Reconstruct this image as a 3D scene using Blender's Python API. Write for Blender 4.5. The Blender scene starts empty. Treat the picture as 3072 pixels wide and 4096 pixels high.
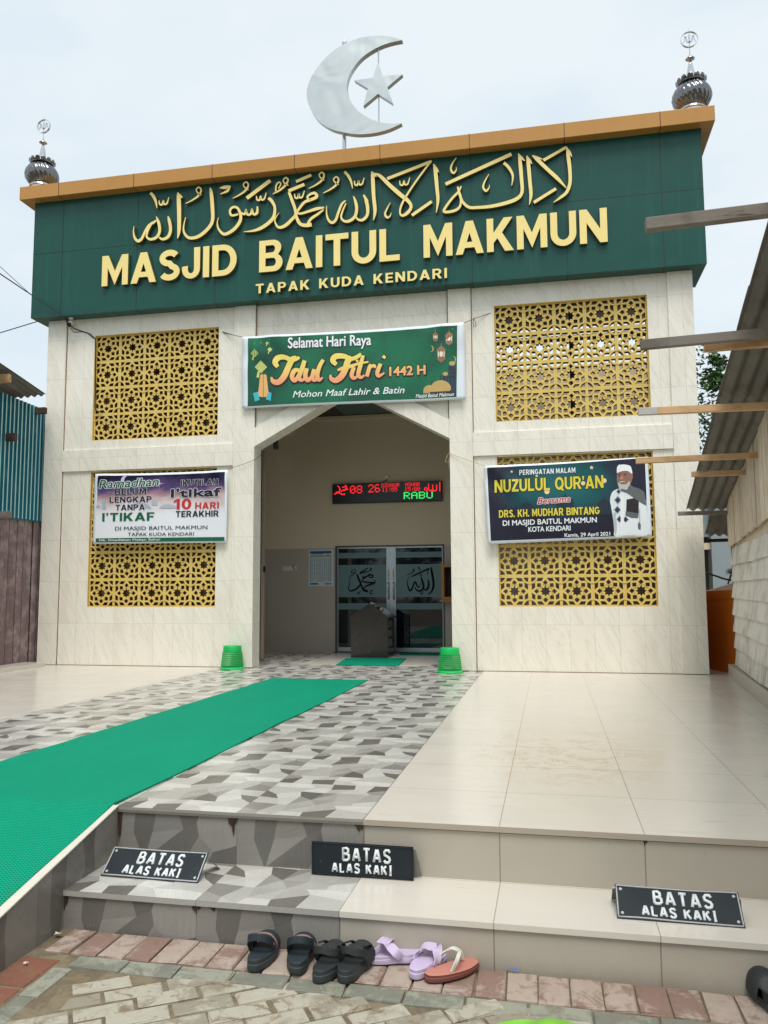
import bpy, bmesh, math, random
from math import sin, cos, pi, radians, sqrt, atan2
from mathutils import Vector, Matrix
from mathutils.geometry import tessellate_polygon
rnd = random.Random(7)
scene = bpy.context.scene
col = scene.collection

# ------------------------------------------------------------------ camera
PW, PH, FOC = 3072.0, 4096.0, 3213.93
CAM = Vector((0.837801, -10.21782, 1.017686))
YAW, PITCH, ROLL = 0.20186, 0.096589, -0.005337
_f = Vector((-sin(YAW)*cos(PITCH), cos(YAW)*cos(PITCH), sin(PITCH)))
_r = Vector((cos(YAW), sin(YAW), 0.0)); _u = _r.cross(_f)
CR = cos(ROLL)*_r + sin(ROLL)*_u; CU = -sin(ROLL)*_r + cos(ROLL)*_u; CF = _f
cd = bpy.data.cameras.new('camera'); cam = bpy.data.objects.new('camera', cd); col.objects.link(cam)
M = Matrix((CR, CU, -CF)).transposed().to_4x4(); M.translation = CAM
cam.matrix_world = M
cd.sensor_fit = 'VERTICAL'; cd.sensor_height = 24.0; cd.lens = FOC/PH*24.0
cd.clip_start = 0.05; cd.clip_end = 500
scene.camera = cam

# ------------------------------------------------------------------ sky, sun, exposure
SUN_EL, SUN_AZ = radians(64), radians(168)      # high behind the viewer, veiled by cloud
w = bpy.data.worlds.new('World'); scene.world = w; w.use_nodes = True
nt = w.node_tree; nt.nodes.clear()
out = nt.nodes.new('ShaderNodeOutputWorld'); bg = nt.nodes.new('ShaderNodeBackground')
sky = nt.nodes.new('ShaderNodeTexSky'); sky.sky_type = 'NISHITA'; sky.sun_disc = False
sky.sun_elevation = SUN_EL; sky.sun_rotation = SUN_AZ; sky.dust_density = 3.0; sky.ozone_density = 1.5
tc = nt.nodes.new('ShaderNodeTexCoord'); nz = nt.nodes.new('ShaderNodeTexNoise')
nz.inputs['Scale'].default_value = 2.2; nz.inputs['Detail'].default_value = 5; nz.inputs['Roughness'].default_value = .55
mp = nt.nodes.new('ShaderNodeMapping'); mp.inputs['Scale'].default_value = (1, 1, 2.2)
rp = nt.nodes.new('ShaderNodeValToRGB')
rp.color_ramp.elements[0].position = .36; rp.color_ramp.elements[0].color = (6.5, 7.5, 8.2, 1)
rp.color_ramp.elements[1].position = .60; rp.color_ramp.elements[1].color = (7.7, 8.3, 8.6, 1)
mx = nt.nodes.new('ShaderNodeMixRGB'); mx.inputs['Fac'].default_value = .88
nt.links.new(tc.outputs['Generated'], mp.inputs['Vector']); nt.links.new(mp.outputs['Vector'], nz.inputs['Vector'])
nt.links.new(nz.outputs['Fac'], rp.inputs['Fac'])
nt.links.new(sky.outputs['Color'], mx.inputs['Color1']); nt.links.new(rp.outputs['Color'], mx.inputs['Color2'])
nt.links.new(mx.outputs['Color'], bg.inputs['Color']); bg.inputs['Strength'].default_value = .105
nt.links.new(bg.outputs['Background'], out.inputs['Surface'])
sl = bpy.data.lights.new('sun', 'SUN'); sl.energy = 2.4; sl.angle = radians(28); sl.color = (1.0, .975, .925)
so = bpy.data.objects.new('sun', sl); col.objects.link(so)
sd = Vector((sin(SUN_AZ)*cos(SUN_EL), cos(SUN_AZ)*cos(SUN_EL), sin(SUN_EL)))
so.rotation_euler = sd.to_track_quat('Z', 'Y').to_euler(); so.location = (0, -8, 14)
scene.view_settings.view_transform = 'Standard'; scene.view_settings.look = 'None'
scene.view_settings.exposure = 0.20; scene.view_settings.gamma = 1.0
scene.view_settings.use_curve_mapping = False
scene.cycles.caustics_reflective = False; scene.cycles.caustics_refractive = False

# ------------------------------------------------------------------ helpers
def ray(u, v): return CF + CR*((u-PW/2)/FOC) - CU*((v-PH/2)/FOC)
def at(u, v, ax, val):
    d = ray(u, v); i = 'xyz'.index(ax); return CAM + d*((val-CAM[i])/d[i])
def atp(u, v, p0, n):
    d = ray(u, v); p0 = Vector(p0); n = Vector(n); return CAM + d*((p0-CAM).dot(n)/d.dot(n))
class Crop:
    """a window of the reference picture: pixel (x,y) of the window -> point on a plane"""
    def __init__(s, x0, y0, k): s.x0, s.y0, s.k = x0, y0, k
    def __call__(s, x, y, ax, val): return at(s.x0+x*s.k, s.y0+y*s.k, ax, val)
def srgb(r, g, b, k=1.0):
    def f(c):
        c /= 255.0
        return (c/12.92 if c <= .04045 else ((c+.055)/1.055)**2.4)*k
    return (f(r), f(g), f(b), 1.0)

ORG = {}
def tag(o, label=None, cat=None, group=None, kind=None):
    if label: o['label'] = label
    if cat: o['category'] = cat
    if group: o['group'] = group
    if kind: o['kind'] = kind
    return o
def thing(name, label, cat, loc=(0, 0, 0), rz=0.0, group=None):
    o = bpy.data.objects.new(name, None); col.objects.link(o); o.empty_display_size = .1
    o.location = loc; o.rotation_euler = (0, 0, rz); ORG[o.name] = Vector(loc)
    return tag(o, label, cat, group)
class MB:
    def __init__(s): s.v = []; s.f = []; s.m = []; s.at = []
    def face(s, pts, m=0, a=(0, 0)):
        n = len(s.v); s.v += [Vector(p) for p in pts]; s.f.append(tuple(range(n, n+len(pts)))); s.m.append(m); s.at.append(a)
    def raw(s, vs, fs, m=0):
        n = len(s.v); s.v += [Vector(p) for p in vs]
        for f in fs: s.f.append(tuple(i+n for i in f)); s.m.append(m); s.at.append((0, 0))
        return s
    def box(s, x0, x1, y0, y1, z0, z1, m=0):
        return s.raw([(x0,y0,z0),(x1,y0,z0),(x1,y1,z0),(x0,y1,z0),(x0,y0,z1),(x1,y0,z1),(x1,y1,z1),(x0,y1,z1)],
            [(0,3,2,1),(4,5,6,7),(0,1,5,4),(1,2,6,5),(2,3,7,6),(3,0,4,7)], m)
    def hexa(s, p, m=0):
        return s.raw(p, [(0,3,2,1),(4,5,6,7),(0,1,5,4),(1,2,6,5),(2,3,7,6),(3,0,4,7)], m)
    def beam(s, a, b, wid, hei, up=(0, 0, 1), m=0):
        a = Vector(a); b = Vector(b); d = (b-a).normalized(); up = Vector(up); sx = d.cross(up).normalized()*wid/2; uz = sx.cross(d).normalized()*hei/2
        return s.hexa([a-sx-uz, a+sx-uz, b+sx-uz, b-sx-uz, a-sx+uz, a+sx+uz, b+sx+uz, b-sx+uz], m)
    def tube(s, pts, r, n=8, m=0, caps=True, closed=False):
        pts = [Vector(p) for p in pts]; N = len(pts); rings = []
        rr = r if isinstance(r, (list, tuple)) else [r]*N
        ref = None; vs = []; fs = []
        for i, p in enumerate(pts):
            if closed: d = (pts[(i+1) % N]-pts[i-1]).normalized()
            else: d = (pts[min(i+1, N-1)]-pts[max(i-1, 0)]).normalized()
            if ref is None: ref = d.orthogonal().normalized()
            ref = (ref-d*ref.dot(d)).normalized(); b = d.cross(ref)
            for k in range(n):
                a = 2*pi*k/n; vs.append(p+(ref*cos(a)+b*sin(a))*rr[i])
        L = N if closed else N-1
        for i in range(L):
            j = (i+1) % N
            for k in range(n): fs.append((i*n+k, i*n+(k+1) % n, j*n+(k+1) % n, j*n+k))
        if caps and not closed: fs.append(tuple(range(n-1, -1, -1))); fs.append(tuple((N-1)*n+k for k in range(n)))
        return s.raw(vs, fs, m)
    def lathe(s, prof, n=32, c=(0, 0, 0), fn=None, m=0, cap=True):
        c = Vector(c); vs = []; fs = []
        for i, (r, z) in enumerate(prof):
            for k in range(n):
                a = 2*pi*k/n; q = r*(fn(a, z) if fn else 1.0); vs.append(c+Vector((q*cos(a), q*sin(a), z)))
        for i in range(len(prof)-1):
            for k in range(n): fs.append((i*n+k, i*n+(k+1) % n, (i+1)*n+(k+1) % n, (i+1)*n+k))
        if cap: fs.append(tuple(range(n-1, -1, -1))); fs.append(tuple((len(prof)-1)*n+k for k in range(n)))
        return s.raw(vs, fs, m)
    def prism(s, conts, fn, depth, m=0, back=False, sides=True, ms=None):
        """conts: 2D contours (outer first, holes after); fn(x,y)->point of the front face; depth: vector to the back face"""
        depth = Vector(depth); ms = m if ms is None else ms
        flat = [p for c in conts for p in c]
        tris = tessellate_polygon([[Vector((p[0], p[1], 0)) for p in c] for c in conts])
        P = [Vector(fn(*p)) for p in flat]
        c0 = conts[0]; nrm = None
        n = len(s.v); s.v += P
        fwd = -depth.normalized() if depth.length > 0 else None
        def addtri(t, off, flip):
            a, b, c = (P[i] for i in t); nn = (b-a).cross(c-a)
            t = list(t)
            want = fwd if not flip else -fwd
            if fwd is not None and nn.dot(want) < 0: t.reverse()
            s.f.append(tuple(i+off for i in t)); s.m.append(m); s.at.append((0, 0))
        for t in tris: addtri(t, n, False)
        if depth.length > 0 and sides:
            nb = len(s.v); s.v += [p+depth for p in P]
            if back:
                for t in tris: addtri(t, nb, True)
            k = 0
            for ci, c in enumerate(conts):
                L = len(c); area = sum(c[i][0]*c[(i+1) % L][1]-c[(i+1) % L][0]*c[i][1] for i in range(L))
                for i in range(L):
                    a, b = k+i, k+(i+1) % L
                    q = [n+a, n+b, nb+b, nb+a]
                    s.f.append(tuple(q)); s.m.append(ms); s.at.append((0, 0))
                k += L
        return s
    def ribbon(s, pts, fn, depth, m=0, res=5, smooth=True, flat_ends=True):
        """pen stroke: pts = (x, y, width) in window pixels, fn -> world front point, depth vector backwards"""
        if len(pts) == 2 or not smooth: S = [tuple(map(float, p)) for p in pts]
        else:
            S = []; n = len(pts)
            for i in range(n-1):
                p0, p1, p2, p3 = pts[max(i-1, 0)], pts[i], pts[i+1], pts[min(i+2, n-1)]
                for k in range(res):
                    t = k/res
                    S.append(tuple(.5*((2*b)+(c-a)*t+(2*a-5*b+4*c-d)*t*t+(-a+3*b-3*c+d)*t**3) for a, b, c, d in zip(p0, p1, p2, p3)))
            S.append(tuple(map(float, pts[-1])))
        L = []; R = []
        for i, p in enumerate(S):
            a = S[max(i-1, 0)]; b = S[min(i+1, len(S)-1)]; dx, dy = b[0]-a[0], b[1]-a[1]; l = sqrt(dx*dx+dy*dy) or 1
            h = max(p[2], 1e-4)/2; L.append((p[0]-dy/l*h, p[1]+dx/l*h)); R.append((p[0]+dy/l*h, p[1]-dx/l*h))
        depth = Vector(depth); N = len(S)
        A = [Vector(fn(*p)) for p in L]; B = [Vector(fn(*p)) for p in R]
        vs = A+B+[p+depth for p in A]+[p+depth for p in B]; fs = []
        nn = (A[1]-A[0]).cross(B[0]-A[0]); flip = depth.length > 0 and nn.dot(-depth) < 0
        for i in range(N-1):
            q = (i, i+1, N+i+1, N+i); fs.append(q[::-1] if flip else q)
            if depth.length > 0:
                fs.append((i, 2*N+i, 2*N+i+1, i+1)); fs.append((N+i, N+i+1, 3*N+i+1, 3*N+i))
        if depth.length > 0: fs.append((0, N, 3*N, 2*N)); fs.append((N-1, 3*N-1, 4*N-1, 2*N-1))
        return s.raw(vs, fs, m)
    def build(s, name, mats, parent=None, local=False, smooth=False, bevel=0.0, sharp=None, loc=None):
        me = bpy.data.meshes.new(name)
        o0 = Vector((0, 0, 0))
        if parent is not None and not local: o0 = ORG.get(parent.name, o0)
        if loc is not None: o0 = Vector(loc)
        me.from_pydata([p-o0 for p in s.v], [], s.f)
        if not isinstance(mats, (list, tuple)): mats = [mats]
        for m in mats: me.materials.append(m)
        me.polygons.foreach_set('material_index', s.m)
        if any(a != (0, 0) for a in s.at):
            A = me.attributes.new('shade', 'FLOAT', 'FACE'); A.data.foreach_set('value', [a[0] for a in s.at])
            B = me.attributes.new('ang', 'FLOAT', 'FACE'); B.data.foreach_set('value', [a[1] for a in s.at])
        if smooth: me.polygons.foreach_set('use_smooth', [True]*len(s.f))
        me.update()
        if smooth and sharp: me.set_sharp_from_angle(angle=radians(sharp))
        o = bpy.data.objects.new(name, me); col.objects.link(o)
        if parent is not None: o.parent = parent; ORG[o.name] = o0 if not local else Vector((0, 0, 0))
        elif loc is not None: o.location = loc; ORG[o.name] = o0
        if bevel:
            b = o.modifiers.new('bevel', 'BEVEL'); b.width = bevel; b.segments = 2; b.limit_method = 'ANGLE'; b.angle_limit = radians(40)
        return o
def children(o): return [c for c in bpy.data.objects if c.parent == o]
def copy_tree(o, parent=None):
    c = o.copy(); col.objects.link(c)
    if parent: c.parent = parent
    for ch in children(o): copy_tree(ch, c)
    return c

# ------------------------------------------------------------------ materials
class NT:
    def __init__(s, name):
        s.mat = bpy.data.materials.new(name); s.mat.use_nodes = True; s.t = s.mat.node_tree
        s.b = s.t.nodes['Principled BSDF']
    def n(s, typ, **kw):
        x = s.t.nodes.new('ShaderNode'+typ)
        for k, v in kw.items(): setattr(x, k, v)
        return x
    def l(s, a, b): s.t.links.new(a, b)
    def val(s, sock, v):
        if hasattr(v, 'is_linked') or hasattr(v, 'links'): s.l(v, sock)
        else: sock.default_value = v
    def math(s, op, a, b=None, c=None):
        x = s.n('Math', operation=op); s.val(x.inputs[0], a)
        if b is not None: s.val(x.inputs[1], b)
        if c is not None: s.val(x.inputs[2], c)
        return x.outputs[0]
    def pos(s): return s.n('NewGeometry').outputs['Position']
    def obj(s): return s.n('TexCoord').outputs['Object']
    def sep(s, v):
        x = s.n('SeparateXYZ'); s.l(v, x.inputs[0]); return x.outputs
    def comb(s, x, y, z):
        c = s.n('CombineXYZ'); s.val(c.inputs[0], x); s.val(c.inputs[1], y); s.val(c.inputs[2], z); return c.outputs[0]
    def mapv(s, v, loc=(0, 0, 0), rot=(0, 0, 0), scale=(1, 1, 1)):
        m = s.n('Mapping'); s.l(v, m.inputs['Vector']); m.inputs['Location'].default_value = loc; m.inputs['Rotation'].default_value = rot; m.inputs['Scale'].default_value = scale
        return m.outputs[0]
    def noise(s, v, scale=5, detail=4, rough=.55, dist=0):
        x = s.n('TexNoise'); s.l(v, x.inputs['Vector']); x.inputs['Scale'].default_value = scale; x.inputs['Detail'].default_value = detail
        x.inputs['Roughness'].default_value = rough; x.inputs['Distortion'].default_value = dist; return x.outputs['Fac']
    def ramp(s, fac, stops, interp='LINEAR'):
        x = s.n('ValToRGB'); s.l(fac, x.inputs['Fac']); cr = x.color_ramp; cr.interpolation = interp
        while len(cr.elements) < len(stops): cr.elements.new(.5)
        for e, (p, c) in zip(cr.elements, stops):
            e.position = p; e.color = c if isinstance(c, (tuple, list)) else (c, c, c, 1)
        return x.outputs['Color']
    def mix(s, fac, a, b, mode='MIX'):
        x = s.n('MixRGB', blend_type=mode); s.val(x.inputs['Fac'], fac); s.val(x.inputs['Color1'], a); s.val(x.inputs['Color2'], b); return x.outputs['Color']
    def bump(s, h, strength=.3, dist=.01):
        x = s.n('Bump'); s.l(h, x.inputs['Height']); x.inputs['Strength'].default_value = strength; x.inputs['Distance'].default_value = dist
        s.l(x.outputs['Normal'], s.b.inputs['Normal'])
    def color(s, v): s.val(s.b.inputs['Base Color'], v)
    def rough(s, v): s.val(s.b.inputs['Roughness'], v)
    def spec(s, v): s.b.inputs['Specular IOR Level'].default_value = v
    def metal(s, v): s.b.inputs['Metallic'].default_value = v
def mat(name, c, rough=.5, metal=0, spec=.5, var=.12, vscale=6, bump=0, bscale=40, bdist=.004, emit=0, coords='obj'):
    m = NT(name); m.rough(rough); m.metal(metal); m.spec(spec)
    if len(c) == 3: c = (*c, 1)
    v = m.obj() if coords == 'obj' else m.pos()
    if var:
        n1 = m.noise(v, vscale, 5, .6)
        m.color(m.mix(n1, tuple(x*(1-var) for x in c[:3])+(1,), tuple(min(1, x*(1+var)) for x in c[:3])+(1,)))
        r2 = m.noise(v, vscale*3.1, 3); m.rough(m.math('MULTIPLY_ADD', r2, .16, rough-.08))
    else: m.color(c)
    if bump: m.bump(m.noise(v, bscale, 4), bump, bdist)
    if emit: m.b.inputs['Emission Color'].default_value = c; m.b.inputs['Emission Strength'].default_value = emit
    return m.mat
# ------------------------------------------------------------------ special materials
def tile_wall():
    m = NT('marble_tile'); P = m.pos(); x, y, z = m.sep(P)
    hx = m.math('ADD', x, 5.653); hx = m.math('DIVIDE', hx, .2925); hz = m.math('DIVIDE', m.math('ADD', z, .005), .581)
    fx = m.math('FRACT', hx); fz = m.math('FRACT', hz); ix = m.math('FLOOR', hx); iz = m.math('FLOOR', hz)
    jx = m.math('LESS_THAN', m.math('MINIMUM', fx, m.math('SUBTRACT', 1.0, fx)), .0085)
    jz = m.math('LESS_THAN', m.math('MINIMUM', fz, m.math('SUBTRACT', 1.0, fz)), .0042)
    j = m.math('MAXIMUM', jx, jz)
    wn = m.n('TexWhiteNoise', noise_dimensions='3D'); m.l(m.comb(ix, iz, 3.0), wn.inputs['Vector'])
    rx, ry, rz = m.sep(wn.outputs['Color'])
    q = m.comb(m.math('ADD', x, m.math('MULTIPLY', rx, 7.0)), y, m.math('ADD', z, m.math('MULTIPLY', ry, 7.0)))
    q = m.mapv(m.mapv(q, rot=(0, radians(24), 0)), scale=(8.0, 2.0, .8))
    v1 = m.noise(q, 1.6, 5, .6, .8)
    ve = m.ramp(v1, [(.0, 0), (.50, 0), (.535, 1), (.56, .15), (.62, 0), (1, 0)])
    v2 = m.noise(q, .9, 3, .5, .3)
    base = m.mix(v2, srgb(240, 236, 224), srgb(228, 223, 209))
    base = m.mix(m.math('MULTIPLY', rz, .35), base, srgb(228, 220, 204))
    c = m.mix(m.math('MULTIPLY', ve, .24), base, srgb(166, 161, 142))
    c = m.mix(m.math('MULTIPLY', j, .28), c, srgb(120, 106, 86))
    dirt = m.noise(m.mapv(P, scale=(3, 3, .5)), 1.5, 5, .6)
    c = m.mix(m.math('MULTIPLY', m.ramp(dirt, [(.5, 0), (.8, 1)]), .22), c, srgb(178, 166, 140))
    m.color(c); m.rough(m.math('MULTIPLY_ADD', v2, .2, .22)); m.spec(.4); m.bump(m.math('SUBTRACT', 1.0, j), .12, .002)
    return m.mat
def floor_tile():
    m = NT('cream_floor_tile'); P = m.pos(); x, y, z = m.sep(P)
    def grid(c, off, w):
        h = m.math('DIVIDE', m.math('ADD', c, off), .6); f = m.math('FRACT', h)
        return m.math('LESS_THAN', m.math('MINIMUM', f, m.math('SUBTRACT', 1.0, f)), w), m.math('FLOOR', h)
    jx, ix = grid(x, 60.0, .0038); jy, iy = grid(y, 6.62+60, .0038); j = m.math('MAXIMUM', jx, jy)
    wn = m.n('TexWhiteNoise', noise_dimensions='3D'); m.l(m.comb(ix, iy, 1.0), wn.inputs['Vector'])
    st = m.noise(m.mapv(P, scale=(1.0, 4.5, 1)), 2.2, 5, .6)
    c = m.mix(st, srgb(214, 207, 195), srgb(202, 195, 183))
    c = m.mix(m.math('MULTIPLY', wn.outputs['Value'], .3), c, srgb(200, 195, 185))
    # old stains: brown damp blotches in one belt of the terrace, grey scuffs elsewhere
    d = m.n('VectorMath', operation='DISTANCE'); m.l(m.mapv(P, scale=(1, .75, 1)), d.inputs[0]); d.inputs[1].default_value = (.88, -3.75, 0)
    msk = m.ramp(d.outputs['Value'], [(.0, 1), (.35, .9), (.75, 0)])
    blo = m.ramp(m.noise(P, 6.5, 6, .65, .5), [(.50, 0), (.56, 1)])
    vor = m.n('TexVoronoi', feature='F1', distance='CHEBYCHEV'); m.l(m.mapv(P, scale=(14, 14, 1)), vor.inputs['Vector'])
    pat = m.ramp(vor.outputs['Distance'], [(.35, 1), (.42, .25)])
    c = m.mix(m.math('MULTIPLY', m.math('MULTIPLY', m.math('MULTIPLY', msk, blo), pat), .55), c, srgb(176, 152, 122))
    scf = m.ramp(m.noise(m.mapv(P, scale=(1, 3, 1)), 2.6, 6, .7, 1.0), [(.62, 0), (.72, 1)])
    c = m.mix(m.math('MULTIPLY', scf, .40), c, srgb(158, 146, 130))
    c = m.mix(m.math('MULTIPLY', j, .6), c, srgb(128, 112, 92))
    m.color(c); m.rough(m.math('MULTIPLY_ADD', m.noise(P, 3.0, 4), .22, .12)); m.spec(.45)
    return m.mat
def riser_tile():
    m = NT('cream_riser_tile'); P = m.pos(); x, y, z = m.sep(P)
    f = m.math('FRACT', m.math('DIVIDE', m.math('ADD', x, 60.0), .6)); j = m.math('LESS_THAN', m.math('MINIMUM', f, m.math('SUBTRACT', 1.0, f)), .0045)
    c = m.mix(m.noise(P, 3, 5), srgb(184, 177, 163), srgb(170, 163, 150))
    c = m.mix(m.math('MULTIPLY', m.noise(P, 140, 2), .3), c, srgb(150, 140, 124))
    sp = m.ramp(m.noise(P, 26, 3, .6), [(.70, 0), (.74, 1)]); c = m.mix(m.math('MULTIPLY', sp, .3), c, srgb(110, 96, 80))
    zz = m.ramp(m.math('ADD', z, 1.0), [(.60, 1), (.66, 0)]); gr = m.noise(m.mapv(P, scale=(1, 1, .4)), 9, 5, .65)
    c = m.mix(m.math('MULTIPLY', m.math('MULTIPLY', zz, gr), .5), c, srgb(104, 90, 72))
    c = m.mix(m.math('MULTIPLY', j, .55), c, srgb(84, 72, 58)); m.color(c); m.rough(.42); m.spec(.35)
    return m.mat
def shard():
    m = NT('shard_pattern_tile'); P = m.pos(); x, y, z = m.sep(P)
    a = m.n('Attribute', attribute_name='shade').outputs['Fac']; g = m.n('Attribute', attribute_name='ang').outputs['Fac']
    # fine wood-like hatching, its direction differs from shard to shard
    s = m.math('ADD', y, m.math('MULTIPLY', z, 1.0))
    ca = m.math('COSINE', g); sa = m.math('SINE', g)
    p = m.math('SUBTRACT', m.math('MULTIPLY', x, ca), m.math('MULTIPLY', s, sa)); q = m.math('ADD', m.math('MULTIPLY', x, sa), m.math('MULTIPLY', s, ca))
    n1 = m.noise(m.comb(m.math('MULTIPLY', p, 170.0), m.math('MULTIPLY', q, 9.0), g), 1.0, 3, .7)
    c = m.ramp(a, [(0, srgb(98, 95, 90)), (.25, srgb(126, 122, 116)), (.5, srgb(158, 155, 148)), (.75, srgb(182, 179, 172)), (1, srgb(206, 204, 197))])
    k = m.ramp(n1, [(.3, .74), (.5, 1.0), (.7, 1.14)])
    c = m.mix(.45, c, k, 'MULTIPLY')
    fx = m.math('FRACT', m.math('DIVIDE', m.math('ADD', x, 60.0), .6)); fy = m.math('FRACT', m.math('DIVIDE', m.math('ADD', y, 66.62), .6))
    j = m.math('LESS_THAN', m.math('MINIMUM', m.math('MINIMUM', fx, m.math('SUBTRACT', 1.0, fx)), m.math('MINIMUM', fy, m.math('SUBTRACT', 1.0, fy))), .0036)
    c = m.mix(m.math('MULTIPLY', j, .5), c, srgb(92, 82, 70))
    dt = m.ramp(m.noise(m.mapv(P, scale=(1, 2, 1)), 3.2, 6, .7, .8), [(.52, 0), (.70, 1)]); c = m.mix(m.math('MULTIPLY', dt, .14), c, srgb(120, 108, 92))
    m.color(c); m.rough(m.math('MULTIPLY_ADD', m.noise(P, 3, 4), .2, .16)); m.spec(.45)
    return m.mat
def weave():
    m = NT('green_woven_mat'); P = m.pos(); x, y, z = m.sep(P)
    k = 2*pi/.0125
    zig = m.math('MULTIPLY', m.math('SINE', m.math('MULTIPLY', x, 2*pi/.018)), .0024)
    r = m.math('SINE', m.math('MULTIPLY', m.math('ADD', y, zig), k)); r2 = m.math('SINE', m.math('MULTIPLY', x, 2*pi/.008))
    h = m.math('MULTIPLY_ADD', r, .5, m.math('MULTIPLY_ADD', r2, .2, .6))
    n1 = m.noise(m.mapv(P, scale=(1.0, .35, 1)), 3.5, 5, .6); n2 = m.noise(P, 60, 3, .6)
    c = m.mix(n1, srgb(0, 148, 114), srgb(4, 166, 130)); c = m.mix(m.math('MULTIPLY', n2, .5), c, srgb(0, 122, 90))
    dk = m.ramp(h, [(.1, .30), (.55, 1.0), (1.1, 1.2)]); c = m.mix(.9, c, dk, 'MULTIPLY')
    fl = m.ramp(m.noise(P, 30, 2, .5), [(.80, 0), (.82, 1)]); c = m.mix(m.math('MULTIPLY', fl, .2), c, srgb(150, 160, 140))
    m.color(c); m.rough(.75); m.spec(.15); m.bump(h, .6, .004)
    return m.mat
def wood(name, c1, c2, c3, scale=(2, 30, 30), wear=.5, rough=.75):
    m = NT(name); v = m.obj(); q = m.mapv(v, scale=scale)
    g = m.noise(q, 1.0, 6, .65, .3); big = m.noise(v, 5.0, 5, .6)
    c = m.mix(g, c1, c2); c = m.mix(m.math('MULTIPLY', m.ramp(big, [(.48, 0), (.62, 1)]), wear), c, c3)
    isl = m.n('NewGeometry').outputs['Random Per Island']; c = m.mix(.6, c, m.ramp(isl, [(0, .72), (1, 1.18)]), 'MULTIPLY')
    ck = m.ramp(m.noise(m.mapv(v, scale=tuple(s*1.6 for s in scale)), 1.0, 3, .5), [(.30, 1), (.36, 0)])
    c = m.mix(m.math('MULTIPLY', ck, .6), c, (.01, .008, .006, 1))
    m.color(c); m.rough(rough); m.spec(.2); m.bump(g, .5, .003)
    return m.mat
def alu_panel(name, c, c2, stain):
    m = NT(name); P = m.pos()
    n1 = m.noise(m.mapv(P, scale=(1, 1, 2.5)), 1.6, 5, .6, .4); n2 = m.noise(m.mapv(P, scale=(.6, 1, .9)), 4.0, 6, .7, 1.2)
    col_ = m.mix(n1, c, c2); col_ = m.mix(m.math('MULTIPLY', m.ramp(n2, [(.60, 0), (.75, 1)]), .16), col_, stain)
    stk = m.noise(m.mapv(P, scale=(9, 9, .35)), 1.0, 5, .65); col_ = m.mix(m.math('MULTIPLY', m.ramp(stk, [(.52, 0), (.72, 1)]), .22), col_, stain)
    sc = m.noise(m.mapv(P, rot=(0, .6, 0), scale=(40, 1, 3)), 1.0, 2, .5); col_ = m.mix(m.math('MULTIPLY', m.ramp(sc, [(.74, 0), (.76, 1)]), .12), col_, srgb(150, 170, 160))
    m.color(col_); m.rough(m.math('MULTIPLY_ADD', n2, .25, .22)); m.spec(.4)
    return m.mat
def steel(name, c, rough, dent=.15, dscale=1.2):
    m = NT(name); v = m.pos(); m.color(m.mix(m.noise(v, 4, 5), tuple(x*.88 for x in c[:3])+(1,), c)); m.metal(1)
    m.rough(m.math('MULTIPLY_ADD', m.noise(v, 6, 4), .15, rough))
    if dent: m.bump(m.noise(v, dscale, 2, .4, .6), dent, .3)
    return m.mat

WALL = tile_wall(); FLOORT = floor_tile(); RISER = riser_tile(); SHARD = shard(); WEAVE = weave()
GROUT = mat('joint_brown', srgb(112, 74, 58), .8, var=.2)
GREENP = alu_panel('green_cladding', srgb(2, 66, 58), srgb(5, 78, 68), srgb(44, 104, 94))
GOLDP = alu_panel('gold_cladding', srgb(180, 130, 66), srgb(190, 140, 74), srgb(160, 114, 58))
LETTER = mat('gold_letter_face', srgb(244, 222, 142), .38, spec=.5, var=.06, vscale=3, coords='pos')
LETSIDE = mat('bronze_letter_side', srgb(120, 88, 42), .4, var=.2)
LATTS = mat('gold_cavity_painted_shade', srgb(120, 90, 48), .8, spec=.15, var=.2, vscale=12, coords='pos')  # sides of the lattice holes: shade put into a darker gold colour
LATT = NT('yellow_painted_concrete'); _p = LATT.pos(); _n = LATT.noise(_p, 2.2, 6, .65); _c = LATT.mix(_n, srgb(204, 172, 88), srgb(230, 204, 122))
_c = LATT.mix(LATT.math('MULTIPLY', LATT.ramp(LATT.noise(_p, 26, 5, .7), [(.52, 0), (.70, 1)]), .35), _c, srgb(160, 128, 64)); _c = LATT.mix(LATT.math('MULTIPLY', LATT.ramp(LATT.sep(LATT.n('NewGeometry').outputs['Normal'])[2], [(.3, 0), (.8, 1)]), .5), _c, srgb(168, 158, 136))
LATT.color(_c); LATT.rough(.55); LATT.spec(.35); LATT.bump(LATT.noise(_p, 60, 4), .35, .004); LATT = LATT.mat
CREAMP = mat('cream_paint', srgb(218, 202, 178), .7, spec=.2, var=.05, vscale=2, coords='pos')
WAINS = mat('greige_wall_tile', srgb(182, 171, 160), .35, spec=.4, var=.08, vscale=1.5, coords='pos')
DARKP = mat('dark_paint', srgb(70, 58, 50), .7, var=.1)
TEAL = mat('teal_ceiling_panel', srgb(60, 92, 92), .35, var=.35, vscale=5, coords='pos')
ALU = mat('brushed_aluminium', srgb(176, 186, 190), .32, metal=.6, var=.06)
GLASS = mat('dark_door_glass', (.006, .012, .017), .03, spec=.6, var=0)
FROST = mat('frosted_film', srgb(98, 126, 130), .35, spec=.4, var=.1, vscale=3, coords='pos')
BLACKI = mat('black_film_lettering', (.004, .003, .004), .7, spec=.08, var=0)
BLACK = mat('black_plastic', (.012, .013, .015), .45, var=.3)
WHITE = mat('white_vinyl', srgb(222, 230, 236), .45, spec=.35, var=.04, vscale=4)
WHITEP = mat('white_plastic', srgb(215, 213, 205), .45, var=.05)
INKW = mat('white_print', srgb(232, 236, 238), .5, var=0)
INKY = mat('yellow_print', srgb(222, 205, 62), .5, var=.05)
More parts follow.
